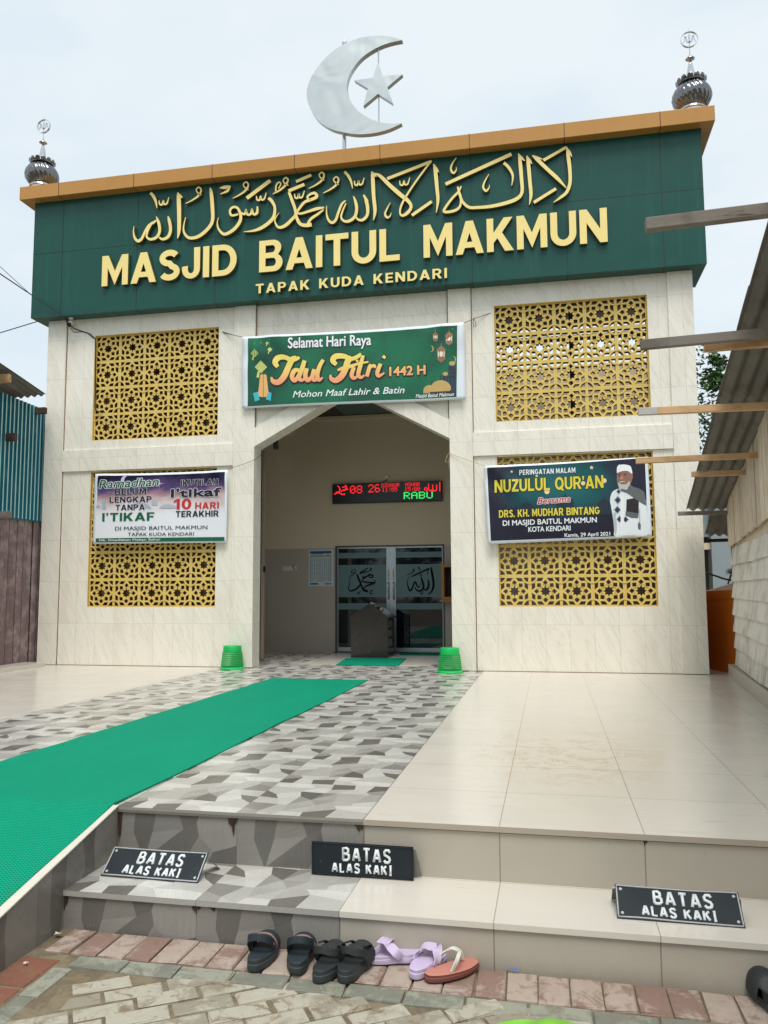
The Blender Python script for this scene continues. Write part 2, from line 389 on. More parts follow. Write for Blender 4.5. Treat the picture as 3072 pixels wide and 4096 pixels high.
INKD = mat('dark_print', srgb(30, 20, 44), .5, var=0)
INKG = mat('green_print', srgb(12, 92, 62), .5, var=0)
INKR = mat('red_print', srgb(190, 44, 48), .5, var=0)
INKBK = mat('black_outline_print', (.012, .008, .006), .5, var=0)
CHROME = steel('polished_steel', (.62, .63, .64, 1), .06, .05, 5)
STEEL = steel('brushed_steel_sheet', (.50, .54, .54, 1), .34, .08, 1.6)
CABLE = mat('black_cable', (.012, .012, .013), .5, var=0)
DOMEST = steel('reflection_darkened_steel', (.20, .20, .205, 1), .05, .10, 9)  # dome steel darkened in its base colour in place of dark reflections
GREENPL = mat('bright_green_plastic', srgb(22, 178, 86), .42, spec=.35, var=.14)

# ------------------------------------------------------------------ terrace, steps, ramp, ground
ZG = -.39                                    # paving level at the foot of the steps
YF, YT, H1 = -6.62, -7.045, .232             # nosing of the terrace, nosing of the lower step, first rise
def zg(x): return -.392-.011*x
# one tile design of straight-edged shards, repeated over the patterned strip (unit square polygons: shade, hatch angle)
def facet_tile():
    nx, ny = 6, 6; G = {}
    for i_ in range(nx+1):
        for j_ in range(ny+1):
            jx = 0 if i_ in (0, nx) else rnd.uniform(-.46, .46); jy = 0 if j_ in (0, ny) else rnd.uniform(-.46, .46)
            if i_ in (0, nx) and 0 < j_ < ny: jy = G[(0, j_)][1]*ny-j_ if i_ == nx else rnd.uniform(-.3, .3)
            if j_ in (0, ny) and 0 < i_ < nx: jx = G[(i_, 0)][0]*nx-i_ if j_ == ny else rnd.uniform(-.3, .3)
            G[(i_, j_)] = ((i_+jx)/nx, (j_+jy)/ny)
    res = []; sh = [.88, .60, .05, .80, .70, .96, .45, .84, .0, .64, .98, .74, .30, .86, .55, .10, .76, .66, .94, .40]; rnd.shuffle(sh); n_ = 0
    for i_ in range(nx):
        for j_ in range(ny):
            a, b, c, d = G[(i_, j_)], G[(i_+1, j_)], G[(i_+1, j_+1)], G[(i_, j_+1)]; s_ = sh[n_ % len(sh)]; n_ += 1
            if rnd.random() < .35:
                if rnd.random() < .5: res += [([a, b, c], s_, rnd.uniform(0, pi)), ([a, c, d], min(.97, s_*.6+.35), rnd.uniform(0, pi))]
                else: res += [([a, b, d], s_, rnd.uniform(0, pi)), ([b, c, d], min(.97, s_*.6+.35), rnd.uniform(0, pi))]
            else: res.append(([a, b, c, d], s_, rnd.uniform(0, pi)))
    return res
TILES = [facet_tile()]
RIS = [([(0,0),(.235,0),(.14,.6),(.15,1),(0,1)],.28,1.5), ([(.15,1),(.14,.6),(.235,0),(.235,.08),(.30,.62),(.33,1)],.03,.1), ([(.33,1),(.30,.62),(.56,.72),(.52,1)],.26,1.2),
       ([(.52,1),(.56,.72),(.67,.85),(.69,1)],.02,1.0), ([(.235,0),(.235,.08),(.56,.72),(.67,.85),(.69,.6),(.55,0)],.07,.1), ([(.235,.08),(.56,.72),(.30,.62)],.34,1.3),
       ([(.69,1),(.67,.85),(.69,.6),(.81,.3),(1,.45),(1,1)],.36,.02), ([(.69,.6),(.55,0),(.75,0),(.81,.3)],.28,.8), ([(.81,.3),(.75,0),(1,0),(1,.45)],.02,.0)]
def shard_sheet(mb, fn, nx, ny, x0, y0, clip=None):
    for i in range(nx):
        for j in range(ny):
            T = TILES[0]
            rt = (i*5+j*3+(i*j) % 3) % 2
            for p, s, a in T:
                q = [(x0+.6*(i+(1-u if rt else u)), y0+.6*(j+(1-v if rt else v))) for u, v in p]
                if clip:
                    q = clip(q)
                    if len(q) < 3: continue
                mb.face([fn(*c) for c in q], 0, (max(.01, s), a))
def clipper(axis, lim, keep_gt):
    def f(q):
        r = []
        for i in range(len(q)):
            a, b = q[i], q[(i+1) % len(q)]; da, db = a[axis]-lim, b[axis]-lim
            if not keep_gt: da, db = -da, -db
            if da >= 0: r.append(a)
            if da*db < 0:
                t = da/(da-db); r.append(tuple(a[k]+(b[k]-a[k])*t for k in (0, 1)))
        return r
    return f
mb = MB()
mb.box(-9.0, 4.5, YF+.012, 4.0, -.6, -.03)                                  # body of the terrace
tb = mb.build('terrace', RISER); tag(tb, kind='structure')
mb = MB(); mb.box(-9.0, -3.49, YF, 2.67, -.024, 0); mb.box(0, 4.5, YF, 2.67, -.024, 0)      # cream tiles, slightly overhanging
mb.box(-2.6, -.75, .62, 2.67, -.024, 0); mb.box(-3.49, 0, YF, -.0, -.024, -.004); mb.box(-3.49, -2.6, 0, 2.67, -.024, -.004); mb.box(-.75, 0, 0, 2.67, -.024, -.004); mb.box(-2.6, -.75, 0, .62, -.024, -.004)
o = mb.build('terrace_floor', FLOORT); tag(o, kind='structure')
mb = MB()
def cl2(*fs):
    def g(q):
        for f in fs:
            q = f(q)
            if len(q) < 3: return q
        return q
    return g
flr = lambda x, y: (x, y, 0.0)
shard_sheet(mb, flr, 6, 12, -3.6, YF, cl2(clipper(0, -3.488, True), clipper(1, .6, False), clipper(0, -.002, False)))
shard_sheet(mb, flr, 2, 4, -3.8, .6, cl2(clipper(0, -2.602, False), clipper(1, 2.67, False), clipper(0, -3.488, True)))
shard_sheet(mb, flr, 2, 4, -.748, .6, cl2(clipper(0, -.002, False), clipper(1, 2.67, False)))
o = mb.build('patterned_floor', SHARD); tag(o, kind='structure')
# lower step
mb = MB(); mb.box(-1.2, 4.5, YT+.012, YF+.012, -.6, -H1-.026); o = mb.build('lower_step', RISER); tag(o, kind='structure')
mb = MB(); mb.box(0, 4.5, YT, YF+.012, -H1-.022, -H1); o = mb.build('lower_step_tread', FLOORT); tag(o, kind='structure')
mb = MB(); shard_sheet(mb, lambda x, y: (x, y, -H1), 2, 1, -1.2, YT, clipper(1, YF+.012, False))
for i in range(2):                                                           # patterned risers; the hatch of each shard follows its own direction
    for z1, z0, yy in ((-.024, -H1, YF+.009), (-H1-.022, -.46, YT+.009)):
        hh = .6*.38
        for p, s, a in RIS:
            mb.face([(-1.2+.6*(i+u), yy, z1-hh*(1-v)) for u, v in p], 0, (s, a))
    mb.face([(-1.2+.6*i, YF-.001, -.012), (-1.2+.6*i+.6, YF-.001, -.012), (-1.2+.6*i+.6, YF-.001, 0), (-1.2+.6*i, YF-.001, 0)], 0, (.72, 1))
    mb.face([(-1.2+.6*i, YF-.001, -.024), (-1.2+.6*i+.6, YF-.001, -.024), (-1.2+.6*i+.6, YF-.001, -.012), (-1.2+.6*i, YF-.001, -.012)], 0, (.3, 1))
    mb.face([(-1.2+.6*i, YT-.001, -H1-.022), (-1.2+.6*i+.6, YT-.001, -H1-.022), (-1.2+.6*i+.6, YT-.001, -H1), (-1.2+.6*i, YT-.001, -H1)], 0, (.55, 1))
o = mb.build('patterned_step', SHARD); tag(o, kind='structure')
# rust and dirt stains at the tile joints (irregular flat stains of their own shape)
RUST = mat('rust_stain', srgb(58, 38, 30), .9, var=.4, vscale=60)
mb = MB()
def stain(x, z, y, wd, hg, n):
    for k in range(n):
        xx = x+rnd.uniform(-wd, wd)*.6; ww = rnd.uniform(.003, .011); hh = hg*rnd.uniform(.25, 1)*(1-abs(xx-x)/wd*.6)
        mb.face([(xx-ww, y-.0004*k, z), (xx+ww, y-.0004*k, z), (xx+ww*.7, y-.0004*k, z-hh*.6), (xx+ww*.2, y-.0004*k, z-hh), (xx-ww*.5, y-.0004*k, z-hh*.7)])
stain(-.62, -.024, YF+.006, .03, .045, 14); stain(-.615, -.024, YF+.0055, .006, .10, 4); stain(-.02, -.024, YF+.006, .026, .036, 12); stain(-1.19, -.026, YF+.006, .012, .19, 5); stain(1.2, -.026, YF+.006, .005, .035, 3)
stain(-.6, -H1-.024, YT+.006, .022, .035, 11); stain(-1.19, -H1-.024, YT+.006, .012, .12, 5); stain(-.53, -H1-.024, YT+.006, .012, .03, 4)
o = mb.build('rust_stains', RUST, tb); 
# ramp on the left of the steps
RS = .232
def zr(y): return max(-(YF-y)*RS, -.62) if y < YF else 0.0
mb = MB(); y1 = -8.35
mb.hexa([(-6.0,y1,-.62),(-1.2,y1,-.62),(-1.2,YF,-.62),(-6.0,YF,-.62),(-6.0,y1,zr(y1)),(-1.2,y1,zr(y1)),(-1.2,YF,-.001),(-6.0,YF,-.001)])
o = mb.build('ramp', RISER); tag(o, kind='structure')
mb = MB()
shard_sheet(mb, lambda x, y: (x, y, zr(y)+.004), 8, 3, -6.0, YF-1.8, cl2(clipper(1, y1, True), clipper(0, -1.2, False)))
for i in range(3):                                                           # patterned side of the ramp
    for p, s, a in RIS:
        q = [(YF-.6*(i+1-u), .02-.6*(1-v)*.95) for u, v in p]
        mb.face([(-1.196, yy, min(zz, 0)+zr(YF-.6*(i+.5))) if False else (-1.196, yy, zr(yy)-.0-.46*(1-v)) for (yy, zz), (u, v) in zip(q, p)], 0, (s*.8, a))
o = mb.build('patterned_ramp', SHARD); tag(o, kind='structure')
EDGE = mat('tile_edge_strip', srgb(206, 200, 186), .4, var=.12, vscale=12, coords='pos')
mb = MB(); mb.hexa([(-1.236,y1,zr(y1)+.002),(-1.192,y1,zr(y1)+.002),(-1.192,YF-.0,.002),(-1.236,YF-.0,.002),(-1.236,y1,zr(y1)+.009),(-1.192,y1,zr(y1)+.009),(-1.192,YF-.0,.007),(-1.236,YF-.0,.007)])
o = mb.build('ramp_edge_tile', EDGE); tag(o, kind='structure')

# paving of bricks in front of the steps
def brickmat(name, c1, c2, c3, dirt=.75):
    m = NT(name); P = m.pos(); n1 = m.noise(P, 22, 6, .65); n2 = m.noise(P, 9, 6, .7, .5)
    pi_ = m.n('NewGeometry').outputs['Random Per Island']
    c = m.mix(n1, c1, c2); c = m.mix(m.math('MULTIPLY', m.ramp(m.math('ADD', n2, m.math('MULTIPLY_ADD', pi_, .24, -.12)), [(.46, 0), (.58, 1)]), .75), c, c3)
    dd = m.ramp(m.noise(P, 13, 6, .7, .8), [(.54, 0), (.66, 1)]); c = m.mix(m.math('MULTIPLY', dd, dirt), c, srgb(122, 104, 82))
    d = m.ramp(m.noise(P, 55, 3, .6), [(.70, 0), (.76, 1)]); c = m.mix(m.math('MULTIPLY', d, .5), c, srgb(60, 50, 40))
    m.color(c); m.rough(.85); m.spec(.15); m.bump(m.noise(P, 120, 5, .65), .6, .004); return m.mat
PINK = brickmat('worn_red_paver', srgb(176, 162, 150), srgb(156, 138, 126), srgb(124, 94, 84), .75)
GREYB = brickmat('worn_grey_paver', srgb(132, 132, 118), srgb(106, 108, 98), srgb(154, 154, 138), .5)
CREAMB = brickmat('cream_paver', srgb(180, 175, 160), srgb(160, 154, 138), srgb(134, 126, 110), .85)
SAND = brickmat('sandy_joint_soil', srgb(120, 108, 88), srgb(96, 86, 70), srgb(134, 122, 100))
REDK = brickmat('red_kerb_paver', srgb(138, 92, 76), srgb(124, 82, 68), srgb(112, 84, 68), .9)
mb = MB(); n = 0
mb.raw([(-60,-90,zg(-60)-.011),(60,-90,zg(60)-.011),(60,YT+.1,zg(60)-.011),(-60,YT+.1,zg(-60)-.011)], [(0,1,2,3)])
mb.raw([(-60,YT+.1,zg(0)-.7),(60,YT+.1,zg(0)-.7),(60,90,zg(0)-.7),(-60,90,zg(0)-.7)], [(0,1,2,3)])
o = mb.build('ground', SAND); tag(o, kind='structure')
mb = MB()
def paver(cx, cy, lx, ly, ang, m, h=.0, g=.006):
    ca, sa = cos(ang), sin(ang); z = zg(cx)+h+rnd.uniform(-.0025, .002); t1, t2 = rnd.uniform(-.007, .007), rnd.uniform(-.007, .007)
    vs = []; B = .006; jt = lambda: rnd.uniform(-.003, .003)
    for ins, dz in ((0, -.06), (0, -B), (B*.35, -B*.35), (B, 0)):
        for sx, sy in ((-1, -1), (1, -1), (1, 1), (-1, 1)):
            px, py = sx*(lx/2-g/2-ins)+jt(), sy*(ly/2-g/2-ins)+jt()
            vs.append((cx+px*ca-py*sa, cy+px*sa+py*ca, z+dz+px*t1+py*t2))
    fs = [(12, 13, 14, 15)]
    for k in range(3):
        for i in range(4): fs.append((k*4+i, k*4+(i+1) % 4, k*4+4+(i+1) % 4, k*4+4+i))
    mb.raw(vs, fs, m)
x = -1.14
while x < 4.0:
    paver(x+.055, -7.148, .112, .205, rnd.uniform(-.02, .02), 0); x += .112
x = -.98
while x < 4.0:
    paver(x+.107, -7.305, .214, .096, rnd.uniform(-.01, .01), 1); x += .214
y = -7.30
while y > -9.2:
    paver(-1.115, y-.055, .16, .112, rnd.uniform(-.02, .02), 3, -.008); y -= .112
y = -7.36
while y > -9.2:
    paver(-.985, y-.105, .085, .21, rnd.uniform(-.02, .02), 1, -.006); y -= .21
A = radians(33.5); ca, sa = cos(A), sin(A)
for r in range(-34, 14):
    for k in range(-16, 18):
        u = k*.213+(r % 2)*.106+rnd.uniform(-.004, .004); v = r*.093
        cx, cy = .1+u*ca-v*sa, -7.42+u*sa+v*ca
        if cy > -7.335 or cx < -.88 or cy < -10.8 or cx > 4 or rnd.random() < .004: continue
        sunk = -.002-(.007 if (cx < -.55 and cy > -7.75) else 0)
        paver(cx, cy, .208, .090, A+rnd.uniform(-.015, .015), 2, sunk)
# half bricks that close the saw-tooth edge along the grey border
o = mb.build('paving', [PINK, GREYB, CREAMB, REDK]); tag(o, kind='structure')
# ------------------------------------------------------------------ lettering helpers
def arc(cx, cy, rx, ry, a0, a1, n=10): return [(cx+rx*cos(radians(a0+(a1-a0)*i/n)), cy+ry*sin(radians(a0+(a1-a0)*i/n))) for i in range(n+1)]
def band(sp, wd):
    L, R = [], []
    for i, p in enumerate(sp):
        a = sp[max(i-1, 0)]; b = sp[min(i+1, len(sp)-1)]; dx, dy = b[0]-a[0], b[1]-a[1]; l = sqrt(dx*dx+dy*dy)
        L.append((p[0]-dy/l*wd/2, p[1]+dx/l*wd/2)); R.append((p[0]+dy/l*wd/2, p[1]-dx/l*wd/2))
    return L+R[::-1]
T_ = .195
def rect(x0, y0, x1, y1): return [(x0, y0), (x1, y0), (x1, y1), (x0, y1)]
_s = arc(.34, .73, .235, .175, 25, 270, 12)+arc(.34, .28, .245, .185, 90, -155, 12)[1:]
CAPS = {
 'A': (.84, [[(0,0),(.21,0),(.275,.19),(.565,.19),(.63,0),(.84,0),(.53,1),(.31,1)], [(.335,.36),(.42,.64),(.505,.36)]]),
 'B': (.74, [[(0,0)]+arc(.46,.28,.28,.28,-90,62)+arc(.44,.755,.255,.245,-38,90)+[(0,1)], [(.2,.17)]+arc(.44,.3,.09,.13,-90,90,6)+[(.2,.43)], [(.2,.6)]+arc(.42,.72,.08,.115,-90,90,6)+[(.2,.835)]]),
 'C': (.78, [band(arc(.42,.5,.32,.4,40,320,18), T_)]),
 'D': (.78, [[(0,0)]+arc(.34,.5,.44,.5,-90,90,14)+[(0,1)], [(.2,.18)]+arc(.34,.5,.24,.32,-90,90,12)+[(.2,.82)]]),
 'E': (.62, [[(0,0),(.62,0),(.62,.18),(.2,.18),(.2,.42),(.57,.42),(.57,.59),(.2,.59),(.2,.82),(.61,.82),(.61,1),(0,1)]]),
 'F': (.58, [[(0,0),(.2,0),(.2,.41),(.53,.41),(.53,.58),(.2,.58),(.2,.82),(.58,.82),(.58,1),(0,1)]]),
 'G': (.8, [band(arc(.42,.5,.32,.4,40,352,18)+[(.74,.44)], T_)+[], rect(.44,.38,.83,.53)]),
 'H': (.74, [[(0,0),(.2,0),(.2,.41),(.54,.41),(.54,0),(.74,0),(.74,1),(.54,1),(.54,.59),(.2,.59),(.2,1),(0,1)]]),
 'I': (.2, [rect(0,0,.2,1)]),
 'J': (.58, [[(.58,1)]+arc(.29,.31,.29,.31,0,-180,12)+[(0,.4),(.19,.42)]+arc(.29,.31,.1,.14,-180,0,8)+[(.38,1)]]),
 'K': (.79, [[(0,0),(.2,0),(.2,.26),(.31,.4),(.53,0),(.79,0),(.45,.56),(.77,1),(.51,1),(.2,.56),(.2,1),(0,1)]]),
 'L': (.6, [[(0,0),(.6,0),(.6,.18),(.2,.18),(.2,1),(0,1)]]),
 'M': (.88, [[(0,0),(.195,0),(.195,.6),(.44,.02),(.685,.6),(.685,0),(.88,0),(.88,1),(.665,1),(.44,.47),(.215,1),(0,1)]]),
 'N': (.78, [[(0,0),(.2,0),(.2,.6),(.57,0),(.78,0),(.78,1),(.58,1),(.58,.4),(.21,1),(0,1)]]),
 'O': (.84, [arc(.42,.5,.42,.51,0,345,23), arc(.42,.5,.22,.32,0,345,23)]),
 'P': (.7, [[(0,0),(.2,0),(.2,.38)]+arc(.4,.69,.3,.31,-90,90)+[(0,1)], [(.2,.55)]+arc(.39,.69,.11,.145,-90,90,6)+[(.2,.83)]]),
 'Q': (.84, [arc(.42,.5,.42,.51,0,345,23), arc(.42,.5,.22,.32,0,345,23)]),
 'R': (.76, [[(0,0),(.2,0),(.2,.37),(.33,.37),(.52,0),(.76,0),(.53,.42)]+arc(.42,.7,.29,.3,-55,90)+[(0,1)], [(.2,.54)]+arc(.41,.69,.1,.145,-90,90,6)+[(.2,.83)]]),
 'S': (.66, [band(_s, T_)]),
 'T': (.7, [[(.25,0),(.45,0),(.45,.82),(.7,.82),(.7,1),(0,1),(0,.82),(.25,.82)]]),
 'U': (.74, [[(0,1)]+arc(.37,.36,.37,.37,180,360,12)+[(.74,1),(.54,1)]+arc(.37,.36,.17,.19,0,-180,10)+[(.2,1)]]),
 'Z': (.66, [[(0,0),(.66,0),(.66,.18),(.26,.18),(.66,.83),(.66,1),(.02,1),(.02,.82),(.4,.82),(0,.17)]]),
 '1': (.4, [[(.2,0),(.4,0),(.4,1),(.24,1),(.0,.82),(.0,.64),(.2,.76)]]),
 '0': (.64, [arc(.32,.5,.32,.51,0,345,23), arc(.32,.5,.12,.33,0,345,23)]),
 '.': (.2, [rect(0,0,.2,.2)]), "'": (.2, [[(0,1),(.2,1),(.14,.68),(.04,.68)]]), ',': (.2, [[(0,.2),(.2,.2),(.2,.0),(.05,-.2),(0,-.1)]]),
}
EXTRA = {'Q': [(.42,.24),(.56,.32),(.86,-.06),(.68,-.1)], 'G': None}
def layout(text, gap=.1, space=.36):
    x = 0; r = []
    for ch in text:
        if ch == ' ': x += space; continue
        wd, cs = CAPS[ch]; r.append((ch, x, wd, cs)); x += wd+gap
    return r, x-gap
def line_frame(P0, P1, H):
    ex = (P1-P0); L = ex.length; ex = ex/L; return P0, ex, L, H
def caps_letters(text, P0, P1, H, depth, gap=.1, space=.36, slant=0.0):
    """one MB per letter, standing on the world line P0-P1, letter height H along +Z"""
    r, wd = layout(text, gap, space); ex = Vector(P1)-Vector(P0); P0 = Vector(P0); up = Vector((0, 0, H)); res = []
    for ch, x, cw, cs in r:
        mb = MB(); fn = lambda a, b, x=x: P0+ex*((x+a+slant*b)/wd)+up*b
        if ch == 'G':
            for c in cs: mb.prism([c], fn, depth, 0, ms=1)
        else: mb.prism(cs, fn, depth, 0, ms=1)
        if ch == 'Q': mb.prism([EXTRA['Q']], lambda a, b, x=x: fn(a, b)+Vector((0, -.0006, 0)), depth, 0, ms=1)
        res.append((ch, mb))
    return res
def caps_flat(mb, text, P0, P1, H, fnw=None, gap=.1, space=.36, slant=0.0, grow=0.0, m=0, dy=0.0):
    r, wd = layout(text, gap, space); ex = Vector(P1)-Vector(P0); P0 = Vector(P0); up = Vector((0, 0, H))
    for ch, x, cw, cs in r:
        for ci, group in enumerate([cs] if ch != 'G' else [[c] for c in cs]):
            off = Vector((0, dy-.0003*ci, 0))
            f = lambda a, b: (fnw or (lambda p: p))(P0+ex*((x+a+slant*b)/wd)+up*b+off)
            mb.prism(group, f, (0, 0, 0), m)
        if ch == 'Q': mb.prism([EXTRA['Q']], lambda a, b: (fnw or (lambda p: p))(P0+ex*((x+a)/wd)+up*b+Vector((0, dy-.0004, 0))), (0, 0, 0), m)
_tc = {}
def font_mesh(text, offset=0.0):
    k = (text, offset)
    if k not in _tc:
        c = bpy.data.curves.new('lettering', 'FONT'); c.body = text; c.offset = offset; c.size = 1; c.resolution_u = 4
        o = bpy.data.objects.new('lettering', c); col.objects.link(o)
        bpy.context.view_layer.update()
        e = o.evaluated_get(bpy.context.evaluated_depsgraph_get()); me = e.to_mesh()
        vs = [(v.co.x, v.co.y) for v in me.vertices]; fs = [tuple(p.vertices) for p in me.polygons]
        e.to_mesh_clear(); bpy.data.objects.remove(o); bpy.data.curves.remove(c); _tc[k] = (vs, fs)
    return _tc[k]
def font_flat(mb, text, P0, P1, H, fnw=None, offset=0.0, slant=0.0, m=0, dy=0.0, cap=.70):
    grow = offset*1.3; vs, fs = font_mesh(text, 0.0); x0 = min(v[0] for v in vs); x1 = max(v[0] for v in vs); wd = x1-x0
    ex = Vector(P1)-Vector(P0); P0 = Vector(P0); h = H/cap
    W_ = [(fnw or (lambda p: p))(P0+ex*((x-x0)/wd)+Vector((slant*y*h, dy, y*h))) for x, y in vs]
    out_ = []
    for f in fs:
        a, b, c = W_[f[0]], W_[f[1]], W_[f[2]]
        out_.append(f if (b-a).cross(c-a).y < 0 else f[::-1])
    if grow:                                                                 # heavier weight: the same outline laid down a few times, slightly apart
        N = 4 if grow < .04 else 8
        for q in range(N):
            t = 2*pi*q/N+.4; o_ = Vector((cos(t)*grow*H, -.00015*q, sin(t)*grow*H)); mb.raw([p+o_ for p in W_], out_, m)
    else: mb.raw(W_, out_, m)

# ------------------------------------------------------------------ the mosque
LX = -1.78
mosque = thing('mosque', 'cream tiled mosque with green sign fascia, gold cornice and pointed arch doorway', 'mosque', (LX, .5, 0))
X0, X1, P1R, P2L, P2R, P3L, P3R, P4L = -6.225, 2.662, -5.935, -3.345, -3.04, -.38, -.08, 2.362
ZT = 4.943
def part(mb, name, mats, parent=None, **k): return mb.build(name, mats, parent or mosque, **k)
for a, b in ((X0, P1R), (P2L, P2R), (P3L, P3R), (P4L, X1)):
    mb = MB(); mb.box(a, b, -.03, .25, 0.006, ZT); part(mb, 'pilaster', WALL, bevel=.004)
GL, GR, GZ, GU = (-5.492, -3.585), (.2154, 2.121), (.80, 2.70), (3.1495, 4.6825)
def bay(xa, xb, g):
    mb = MB(); o = [(xa, .006), (xb, .006), (xb, ZT), (xa, ZT)]
    h1 = rect(g[0], GZ[0], g[1], GZ[1])[::-1]; h2 = rect(g[0], GU[0], g[1], GU[1])[::-1]
    mb.prism([o, h1, h2], lambda x, z: (x, .0, z), (0, .2, 0)); part(mb, 'wall_panel', WALL)
    mb = MB(); mb.box(xa+.002, xb-.002, -.03, .19, 2.715, 3.02); part(mb, 'wall_beam', WALL, bevel=.003)
bay(P1R, P2L, GL); bay(P3R, P4L, GR)
mb = MB(); mb.prism([[(P2R, 3.15), (-1.71, 3.87), (P3L, 3.15), (P3L, ZT), (P2R, ZT)]], lambda x, z: (x, .02, z), (0, .18, 0)); part(mb, 'wall_panel', WALL)
for sx in (0, 1):
    q = [(P2R, 2.965), (-1.71, 3.685), (-1.71, 3.935), (P2R, 3.215)] if not sx else [(P3L, 2.965), (P3L, 3.215), (-1.71, 3.935), (-1.71, 3.685)]
    mb = MB(); mb.prism([q], lambda x, z: (x, -.028, z), (0, .278, 0), back=True); part(mb, 'arch_beam', WALL, bevel=.003)
mb = MB()                                                                    # brown movement joints beside the pilasters and under the wall
for x, z0, z1 in ((P1R+.001, 0, 2.712), (P1R+.001, 3.022, ZT), (P2R+.001, 3.22, ZT), (P3L-.014, 3.22, ZT), (P3R+.001, 0, 2.712), (P3R+.001, 3.022, ZT)):
    mb = MB(); mb.box(x, x+.009, -.004, .0, z0, z1); part(mb, 'joint_strip', GROUT)
for a, b in ((X0, P2R), (P3L, X1)): mb = MB(); mb.box(a, b, -.006, .2, 0, .006); part(mb, 'base_joint', GROUT)
# lattice screens of pierced square blocks
S = .3814
def lattice_block():
    U = MB(); sq = [(-.5, -.5), (.5, -.5), (.5, .5), (-.5, .5)]; holes = []
    star = []
    for i in range(16):
        r = .178 if i % 2 == 0 else .112; a = i*pi/8; star.append((r*cos(a), r*sin(a)))
    holes.append(star[::-1])
    for i in range(4):
        a = i*pi/2; c = (.287*cos(a), .287*sin(a)); h = .084
        holes.append([(c[0], c[1]-h), (c[0]-h, c[1]), (c[0], c[1]+h), (c[0]+h, c[1])])
        c = (.205*(1 if i in (0, 3) else -1), .2*(1 if i < 2 else -1)); h = .062
        holes.append([(c[0]-h, c[1]-h), (c[0]-h, c[1]+h), (c[0]+h, c[1]+h), (c[0]+h, c[1]-h)])
        sx, sy = (1 if i in (0, 3) else -1), (1 if i < 2 else -1)
        quarter = [(.455, .455)]+[(.5-.205*cos(t), .5-.205*sin(t)) for t in [.235+k*(pi/2-.47)/6 for k in range(7)]]
        holes.append([(sx*x, sy*y) for x, y in quarter])
        par = [(.045, .44), (.125, .328), (.275, .328), (.235, .44)]
        holes.append([(sx*x, sy*y) for x, y in par]); holes.append([(sx*y, sy*x) for x, y in par])
    fn = lambda x, y: (x*S, .045, y*S)
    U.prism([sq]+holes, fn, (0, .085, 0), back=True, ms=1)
    rf = lambda x, y: (x*S, .038, y*S)
    for i in range(4):                                                       # raised rims: rings round the corners, chevrons round the star
        sx, sy = (1 if i in (0, 3) else -1), (1 if i < 2 else -1)
        A = [(sx*(.5-.255*cos(t)), sy*(.5-.255*sin(t))) for t in [k*pi/2/8 for k in range(9)]]; B = [(sx*(.5-.215*cos(t)), sy*(.5-.215*sin(t))) for t in [k*pi/2/8 for k in range(9)]]
        U.prism([A+B[::-1]], rf, (0, .009, 0))
    for i in range(8):
        a = i*pi/4; p = lambda r, d: (r*cos(a+d), r*sin(a+d))
        U.prism([[p(.190, 0), p(.238, .33), p(.258, .33), p(.204, 0), p(.258, -.33), p(.238, -.33)]], rf, (0, .009, 0))
    return U
proto = None; k = 0
for g, z0, rows in ((GL, GU[0], 4), (GR, GU[0], 4), (GL, GZ[0], 5), (GR, GZ[0], 5)):
    w_ = g[1]-g[0]; top = GU[1] if rows == 4 else GZ[1]
    mb = MB()                                                                # rendered frame in the reveal of the opening
    for a, b, c, d in ((g[0]-.0, g[0]+.006, z0, top), (g[1]-.006, g[1], z0, top), (g[0]+.006, g[1]-.006, z0, z0+.006), (g[0]+.006, g[1]-.006, top-.006, top)): mb.box(a, b, .004, .14, c, d)
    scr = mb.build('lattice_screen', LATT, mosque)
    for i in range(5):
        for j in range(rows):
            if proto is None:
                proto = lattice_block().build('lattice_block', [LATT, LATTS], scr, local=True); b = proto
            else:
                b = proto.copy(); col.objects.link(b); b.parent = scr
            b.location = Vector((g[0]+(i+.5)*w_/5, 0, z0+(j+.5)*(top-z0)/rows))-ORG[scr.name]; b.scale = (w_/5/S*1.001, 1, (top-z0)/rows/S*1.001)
# green fascia, gold cornice
FX0, FX1, FY, FZ1 = -6.398, 2.806, -.2, 6.672
mb = MB(); mb.box(FX0, FX1, FY, .6, ZT, FZ1)
fas = part(mb, 'sign_fascia', GREENP)
SEAM = mat('dark_panel_seam', (.004, .014, .012), .6, var=0)
for x in (-5.927, -4.747, -3.57, -2.39, -1.213, -.035, 1.16, 2.317):
    mb = MB(); mb.box(x-.004, x+.004, FY-.0015, FY+.01, ZT-.0015, FZ1); mb.box(x-.004, x+.004, FY+.01, 0, ZT-.0015, ZT+.01); part(mb, 'panel_seam', SEAM, fas)
mb = MB(); mb.box(FX0-.001, FX1+.001, FY-.0012, FY+.01, 5.892, 5.899); part(mb, 'panel_seam', SEAM, fas)
CY = -.343
mb = MB(); mb.box(-6.556, 2.948, CY, .75, FZ1, 6.867); cor = part(mb, 'gold_cornice', GOLDP, bevel=.004)
SEAMG = mat('dark_cornice_seam', srgb(60, 36, 12), .6, var=0)
for x in (-5.925, -4.752, -3.573, -2.39, -1.213, -.035, 1.16, 2.313): mb = MB(); mb.box(x-.004, x+.004, CY-.0015, CY+.01, FZ1-.0015, 6.8685); mb.box(x-.004, x+.004, CY+.01, FY, FZ1-.0015, FZ1+.01); part(mb, 'panel_seam', SEAMG, cor)
